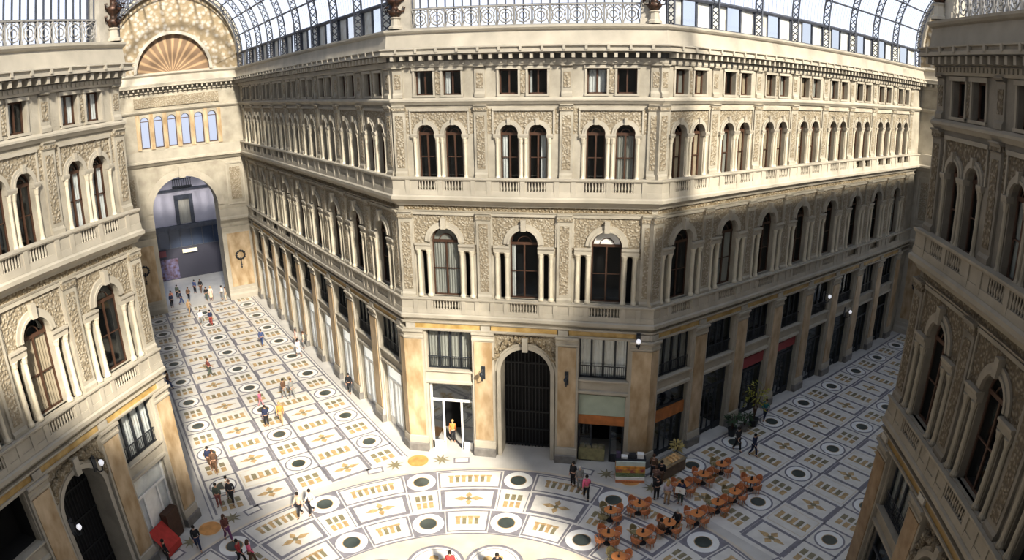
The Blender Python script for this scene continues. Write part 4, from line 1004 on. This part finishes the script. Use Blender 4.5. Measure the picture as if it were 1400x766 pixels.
# ------------------------------------------------------------------ cafe
M['chair'] = mat('orange wicker', (.58, .23, .10), .6, .18, 9); M['khaki'] = mat('khaki wicker', (.30, .25, .13), .6, .18, 9)
M['tabletop'] = mat('orange table top', (.66, .26, .09), .4, .1, 4)
def chair_meshes(m):
    a = MB(); a.lathe([(.2, .42), (.23, .43), (.23, .46), (.2, .47)], n=12)
    b = MB()
    n = 9
    for k in range(n):
        t0, t1 = math.radians(20 + 140 * k / n), math.radians(20 + 140 * (k + 1) / n)
        f = lambda t: .62 + .22 * math.sin((t - math.radians(20)) / math.radians(140) * PI)
        for r in (.25, .285): b.face([(r * math.cos(t0), r * math.sin(t0), .47), (r * math.cos(t1), r * math.sin(t1), .47), (r * 1.1 * math.cos(t1), r * 1.1 * math.sin(t1), f(t1)), (r * 1.1 * math.cos(t0), r * 1.1 * math.sin(t0), f(t0))])
        b.face([(.275 * math.cos(t0), .275 * math.sin(t0), f(t0)), (.275 * math.cos(t1), .275 * math.sin(t1), f(t1)), (.3135 * math.cos(t1), .3135 * math.sin(t1), f(t1)), (.3135 * math.cos(t0), .3135 * math.sin(t0), f(t0))])
    l = MB(); l.tube([(0, 0, .43), (.04, .04, 0)], [.022, .016], 6)
    g = MB(); g.tube([(.22, -.12, .44), (.3, -.1, .64), (.3, .1, .66)], .02, 5); h = MB(); h.tube([(-.22, -.12, .44), (-.3, -.1, .64), (-.3, .1, .66)], .02, 5)
    return [x.mesh(nm, [m]) for x, nm in ((a, 'seat'), (b, 'backrest'), (l, 'leg'), (g, 'armrest'), (h, 'armrest'))]
CH = {c: chair_meshes(M[c]) for c in ('chair', 'khaki')}
def chair(x, y, face, c, label, group):
    r = mk('cafe_chair', None, loc=(x, y, 0), rz=face); ms = CH[c]
    mk('seat', ms[0], r); mk('backrest', ms[1], r); mk('armrest', ms[3], r); mk('armrest', ms[4], r)
    for k in range(4): t = PI / 4 + k * PI / 2; mk('leg', ms[2], r, (.15 * math.cos(t), .15 * math.sin(t), 0), t - PI / 4)
    tag(r, label, 'chair', group)
tb = [MB() for _ in range(3)]
tb[0].lathe([(.34, .72), (.38, .725), (.38, .75), (.34, .755)], n=20); tb[1].lathe([(.035, .05), (.035, .72)], n=8)
tb[2].lathe([(.24, 0), (.24, .02), (.06, .06)], n=14)
TM = [tb[0].mesh('table_top', [M['tabletop']]), tb[1].mesh('pedestal', [M['iron']]), tb[2].mesh('base', [M['iron']])]
hm = MB(); hm.box(-.08, .08, -.05, .05, .0, .02); hm.box(-.07, .07, -.012, .012, .02, .26); HM = hm.mesh('menu_card', [M['iron']])
TAB = [((12.65, 17.9), 'nearest the two dark strollers'), ((14.3, 16.2), 'farthest from the stall'), ((11.38, 16.68), 'beside the roundel by the loaves'), ((13.1, 14.95), 'second farthest from the stall'),
       ((10.05, 15.45), 'behind the newspaper reader'), ((11.95, 13.8), 'amid the outer rows'), ((7.4, 13.2), 'nearest the striped stall'), ((5.8, 12.4), 'nearest the pink-topped person'),
       ((5.75, 10.35), 'heading the front row'), ((7.6, 10.6), 'second in the front row'), ((9.05, 11.65), 'where two people sit'), ((10.65, 12.6), 'next to the seated pair'), ((6.35, 8.5), 'cut by the lower edge')]
for i, ((x, y), wh) in enumerate(TAB):
    r = mk('cafe_table', None, loc=(x, y, 0))
    for nm, me in zip(('table_top', 'pedestal', 'base'), TM): mk(nm, me, r)
    tag(r, 'round orange cafe table %s' % wh, 'table', 'cafe tables')
    h = mk('menu_holder', HM, loc=(x, y, .755), rz=.4 * i); tag(h, 'black menu holder on the cafe table %s' % wh, 'menu holder', 'menu holders on the cafe tables')
    a0 = PI / 4 + rnd.uniform(-.2, .2)
    for k in range(4):
        t = a0 + k * PI / 2; kh = (k == 1 and i in (3, 7, 9, 12, 0, 5)) or (k == 2 and i in (7, 12))
        rad = .68 if i == 10 and k in (0, 2) else .54
        chair(x + rad * math.cos(t), y + rad * math.sin(t), t - PI / 2, 'khaki' if kh else 'chair',
              '%s wicker armchair, %s of the table %s' % ('khaki' if kh else 'orange', ('back right', 'back left', 'front left', 'front right')[k], wh), 'wicker chairs around the cafe tables')
    if i == 10: SEATS = [(x + .7 * math.cos(a0 + k * PI / 2), y + .7 * math.sin(a0 + k * PI / 2), a0 + k * PI / 2) for k in (0, 2)]
for (x, y, t), top, hair, lab in zip(SEATS, (BLK, BRN), (HG, HK), ('grey-haired person in black sitting at a cafe table', 'dark-haired person in brown sitting at a cafe table')):
    person(x - .04 * math.cos(t), y - .04 * math.sin(t), math.degrees(t) - 90, 'sit', top, BLK, hair, lab, z=-.42)
# striped stall
r = mk('food_stall', None, loc=(6.85, 16.75, 0), rz=math.radians(4))
bands = [('plinth_board', M['chair'], 0, .16), ('lower_shelf', M['white'], .16, .36), ('green_shelf', mat('green goods', (.16, .20, .10), .6, .4, 9), .36, .62), ('middle_shelf', mat('red and yellow goods', (.50, .10, .12), .6, .3, 4, c2=(.70, .45, .08)), .62, .86), ('upper_shelf', mat('orange goods', (.68, .32, .07), .6, .3, 4), .86, 1.04), ('glass_hood', mat('pale glass hood', (.62, .68, .62), .25, .12, 2), 1.04, 1.36)]
for k, (nm, m, a, b_) in enumerate(bands):
    p = MB(); p.box(-.9, .9, -.5 + .05 * k, .45, a, b_); part(nm, p, [m], r)
p = MB(); p.box(-.95, .95, -.15, .5, 1.36, 1.42); part('counter_top', p, [M['iron']], r)
tag(r, 'striped white, orange and red food stall by the corner pillar', 'stall')
def crate(x, y, z, w, d, h, m, label, rz=0):
    o = mk('box', None, loc=(x, y, z), rz=rz); p = MB(); p.box(-w, w, -d, d, 0, h); part('carton', p, [m], o)
    p = MB(); p.box(-w * 1.04, w * 1.04, -d * 1.04, d * 1.04, h, h + .03); part('lid', p, [m], o); tag(o, label, 'box')
crate(7.45, 16.98, 1.42, .2, .16, .28, M['whitepaint'], 'white box on the right end of the striped stall')
crate(6.46, 16.85, 1.42, .18, .14, .12, M['whitepaint'], 'low white box on the left part of the striped stall')
crate(6.95, 16.9, 1.42, .2, .16, .24, M['iron'], 'black box in the middle of the striped stall')
crate(6.08, 16.88, 1.42, .13, .15, .32, flat('purple carton', (.08, .06, .12)), 'dark purple box at the left end of the striped stall')
r = mk('bread_counter', None, loc=(9.4, 17.7, 0), rz=math.radians(46))
p = MB(); p.box(-1.0, 1.0, -.42, .42, .08, .86); part('cabinet', p, [mat('brown counter', (.16, .11, .07), .5, .2, 4)], r)
p = MB(); p.box(-1.05, 1.05, -.47, .47, .86, .92); part('worktop', p, [M['f_tan']], r)
for a, b_, c, d in ((-1.05, 1.05, -.47, -.43), (-1.05, 1.05, .43, .47), (-1.05, -1.01, -.47, .47), (1.01, 1.05, -.47, .47)):
    p = MB(); p.box(a, b_, c, d, .92, 1.1); part('glass_guard', p, [M['shopglass']], r)
tag(r, 'brown counter spread with loaves beside the queue', 'counter')
M['bread'] = mat('golden bread', (.80, .42, .14), .6, .25, 9, c2=(.9, .66, .36))
for k in range(9):
    i, j = k % 3, k // 3; u, v = -.3 + .3 * i + .05 * j, -.25 + .25 * j; t = math.radians(46)
    x, y = 9.4 + (u + .2) * math.cos(t) - v * math.sin(t), 17.7 + (u + .2) * math.sin(t) + v * math.cos(t)
    p = MB(); p.lathe([(.03, 0), (.1, .01), (.12, .06), (.08, .11), (.01, .125)], n=9)
    o = mk('bread_loaf', p.mesh('bread_loaf', [M['bread']], True), loc=(x, y, .921)); o.scale = (1.3, .9, 1)
    tag(o, 'golden loaf on the brown counter, %s row, %s' % (('front', 'middle', 'back')[j], ('left', 'centre', 'right')[i]), 'bread', 'loaves on the brown counter')
def plant(x, y, pot_r, pot_h, hgt, spread, leaf, potm, label, n=90, seed=1):
    r = mk('potted_plant', None, loc=(x, y, 0)); g = random.Random(seed)
    p = MB(); p.lathe([(pot_r * .75, 0), (pot_r, pot_h * .9), (pot_r * 1.1, pot_h * .9), (pot_r * 1.1, pot_h), (pot_r * .9, pot_h - .03)], n=12); part('pot', p, [potm], r)
    p = MB(); l = MB()
    for k in range(7):
        t = 2 * PI * k / 7; q = [(0, 0, pot_h - .05), (spread * .3 * math.cos(t), spread * .3 * math.sin(t), hgt * .6), (spread * .6 * math.cos(t), spread * .6 * math.sin(t), hgt * .9)]; p.tube(q, [.03, .02, .01], 5)
    for k in range(n):
        t, u = g.random() * 2 * PI, g.random(); rr = spread * math.sqrt(g.random()); z = pot_h + (hgt - pot_h) * (.35 + .65 * u * (1 - .3 * rr / spread))
        c = Vector((rr * math.cos(t), rr * math.sin(t), z)); a = Vector((math.cos(t + g.uniform(-1, 1)), math.sin(t + g.uniform(-1, 1)), g.uniform(-.4, .5))).normalized(); b_ = a.cross(Vector((0, 0, 1))).normalized(); s_ = .10 + .1 * g.random()
        l.face([c, c + a * s_ + b_ * s_ * .4, c + a * s_ * 2.1, c + a * s_ - b_ * s_ * .4])
    part('stem', p, [M['wood']], r); part('foliage', l, [leaf], r); tag(r, label, 'plant')
LEAFY = mat('yellow green leaves', (.30, .32, .04), .6, .4, 3, c2=(.45, .42, .08)); LEAFD = mat('dark green leaves', (.04, .08, .035), .6, .4, 3)
LEAFB = mat('straw yellow leaves', (.48, .38, .14), .6, .3, 3)
plant(9.87, 19.35, .15, .5, 1.3, .3, LEAFB, M['iron'], 'straw-coloured plant in a dark pot behind the bread counter', seed=2)
plant(14.0, 22.75, .3, .6, 1.8, .45, LEAFD, M['iron'], 'dark green shrub in a pot beside a pillar of right arcade', seed=3)
plant(15.8, 24.35, .35, .6, 3.6, .8, LEAFY, M['iron'], 'tall yellow-green plant in a pot in front of the red-signed shop', 110, seed=4)
plant(15.0, 23.55, .3, .5, 1.5, .42, LEAFD, M['plinth'], 'dark low shrub in a stone pot between the shop pillars', seed=5)
# ------------------------------------------------------------------ light
SUN_EL, SUN_AZ = math.radians(34.5), math.radians(-52)      # height, and bearing from +x
d = Vector((math.cos(SUN_AZ) * math.cos(SUN_EL), math.sin(SUN_AZ) * math.cos(SUN_EL), math.sin(SUN_EL)))
ld = bpy.data.lights.new('sun', 'SUN'); ld.energy = 9.6; ld.color = (1, .92, .77); ld.angle = math.radians(5)
lo = bpy.data.objects.new('sun', ld); col.objects.link(lo); lo.rotation_euler = d.to_track_quat('Z', 'Y').to_euler(); lo.location = (40, -40, 60)
w = bpy.data.worlds.new('sky'); sc.world = w; w.use_nodes = True; nt = w.node_tree; nt.nodes.clear()
out = nt.nodes.new('ShaderNodeOutputWorld'); bg = nt.nodes.new('ShaderNodeBackground'); bg.inputs['Strength'].default_value = 1.25
tc = nt.nodes.new('ShaderNodeTexCoord'); sp = nt.nodes.new('ShaderNodeSeparateXYZ'); cr = nt.nodes.new('ShaderNodeValToRGB')
e = cr.color_ramp.elements; e[0].position = 0; e[0].color = (1.12, 1.17, 1.27, 1); e[1].position = 1; e[1].color = (.95, 1.25, 1.8, 1)
y = cr.color_ramp.elements.new(.36); y.color = (.10, .125, .17, 1); y = cr.color_ramp.elements.new(.78); y.color = (.13, .17, .25, 1)
x = cr.color_ramp.elements.new(.2); x.color = (1.0, 1.09, 1.3, 1)
# hazy glow about the sun
dt = nt.nodes.new('ShaderNodeVectorMath'); dt.operation = 'DOT_PRODUCT'; dt.inputs[1].default_value = d
mx = nt.nodes.new('ShaderNodeMath'); mx.operation = 'MAXIMUM'; mx.inputs[1].default_value = 0
pw = nt.nodes.new('ShaderNodeMath'); pw.operation = 'POWER'; pw.inputs[1].default_value = 4
sm = nt.nodes.new('ShaderNodeMath'); sm.operation = 'MULTIPLY'; sm.inputs[1].default_value = .45
bg2 = nt.nodes.new('ShaderNodeBackground'); bg2.inputs['Color'].default_value = (1, .93, .8, 1); ad = nt.nodes.new('ShaderNodeAddShader')
L_ = nt.links.new
L_(tc.outputs['Generated'], sp.inputs[0]); L_(sp.outputs['Z'], cr.inputs['Fac']); L_(cr.outputs['Color'], bg.inputs['Color'])
L_(tc.outputs['Generated'], dt.inputs[0]); L_(dt.outputs['Value'], mx.inputs[0]); L_(mx.outputs[0], pw.inputs[0]); L_(pw.outputs[0], sm.inputs[0]); L_(sm.outputs[0], bg2.inputs['Strength'])
L_(bg.outputs[0], ad.inputs[0]); L_(bg2.outputs[0], ad.inputs[1]); L_(ad.outputs[0], out.inputs[0])
bg.inputs['Strength'].default_value = 1.0
# ------------------------------------------------------------------ camera: a wide lens with the photograph's barrel curvature
CX, CY, CZ, YAW, PIT, ROL = 5.7153, -17.9388, 23.527, -.17669, -.29806, -.011609
f = Vector((math.sin(YAW) * math.cos(PIT), math.cos(YAW) * math.cos(PIT), math.sin(PIT)))
r = Vector((math.cos(YAW), -math.sin(YAW), 0)); u = r.cross(f)
r2 = r * math.cos(ROL) + u * math.sin(ROL); u2 = -r * math.sin(ROL) + u * math.cos(ROL)
cd = bpy.data.cameras.new('camera'); cam = bpy.data.objects.new('camera', cd); col.objects.link(cam)
cam.matrix_world = Matrix(((r2.x, u2.x, -f.x, CX), (r2.y, u2.y, -f.y, CY), (r2.z, u2.z, -f.z, CZ), (0, 0, 0, 1)))
cd.clip_start = .05; cd.clip_end = 500
cd.sensor_width = 36; cd.sensor_height = 36 * 766 / 1400; cd.sensor_fit = 'HORIZONTAL'; cd.lens = 842.1 * 36 / 1400
KK = 1400 / 36 / 1000
cd.type = 'PANO'
for tgt in (cd, getattr(cd, 'cycles', None)):
    try:
        tgt.panorama_type = 'FISHEYE_LENS_POLYNOMIAL'; tgt.fisheye_fov = PI
        tgt.fisheye_polynomial_k0 = 0
        tgt.fisheye_polynomial_k1 = -(1000 / 842.1) * KK; tgt.fisheye_polynomial_k2 = .303237 * KK ** 2
        tgt.fisheye_polynomial_k3 = -.24792 * KK ** 3; tgt.fisheye_polynomial_k4 = 0
    except Exception: pass
sc.camera = cam
sc.view_settings.view_transform = 'Standard'
sc.view_settings.exposure = .12; sc.view_settings.gamma = .88
sc.cycles.max_bounces = 6; sc.cycles.diffuse_bounces = 3; sc.cycles.transparent_max_bounces = 12; sc.cycles.use_denoising = True
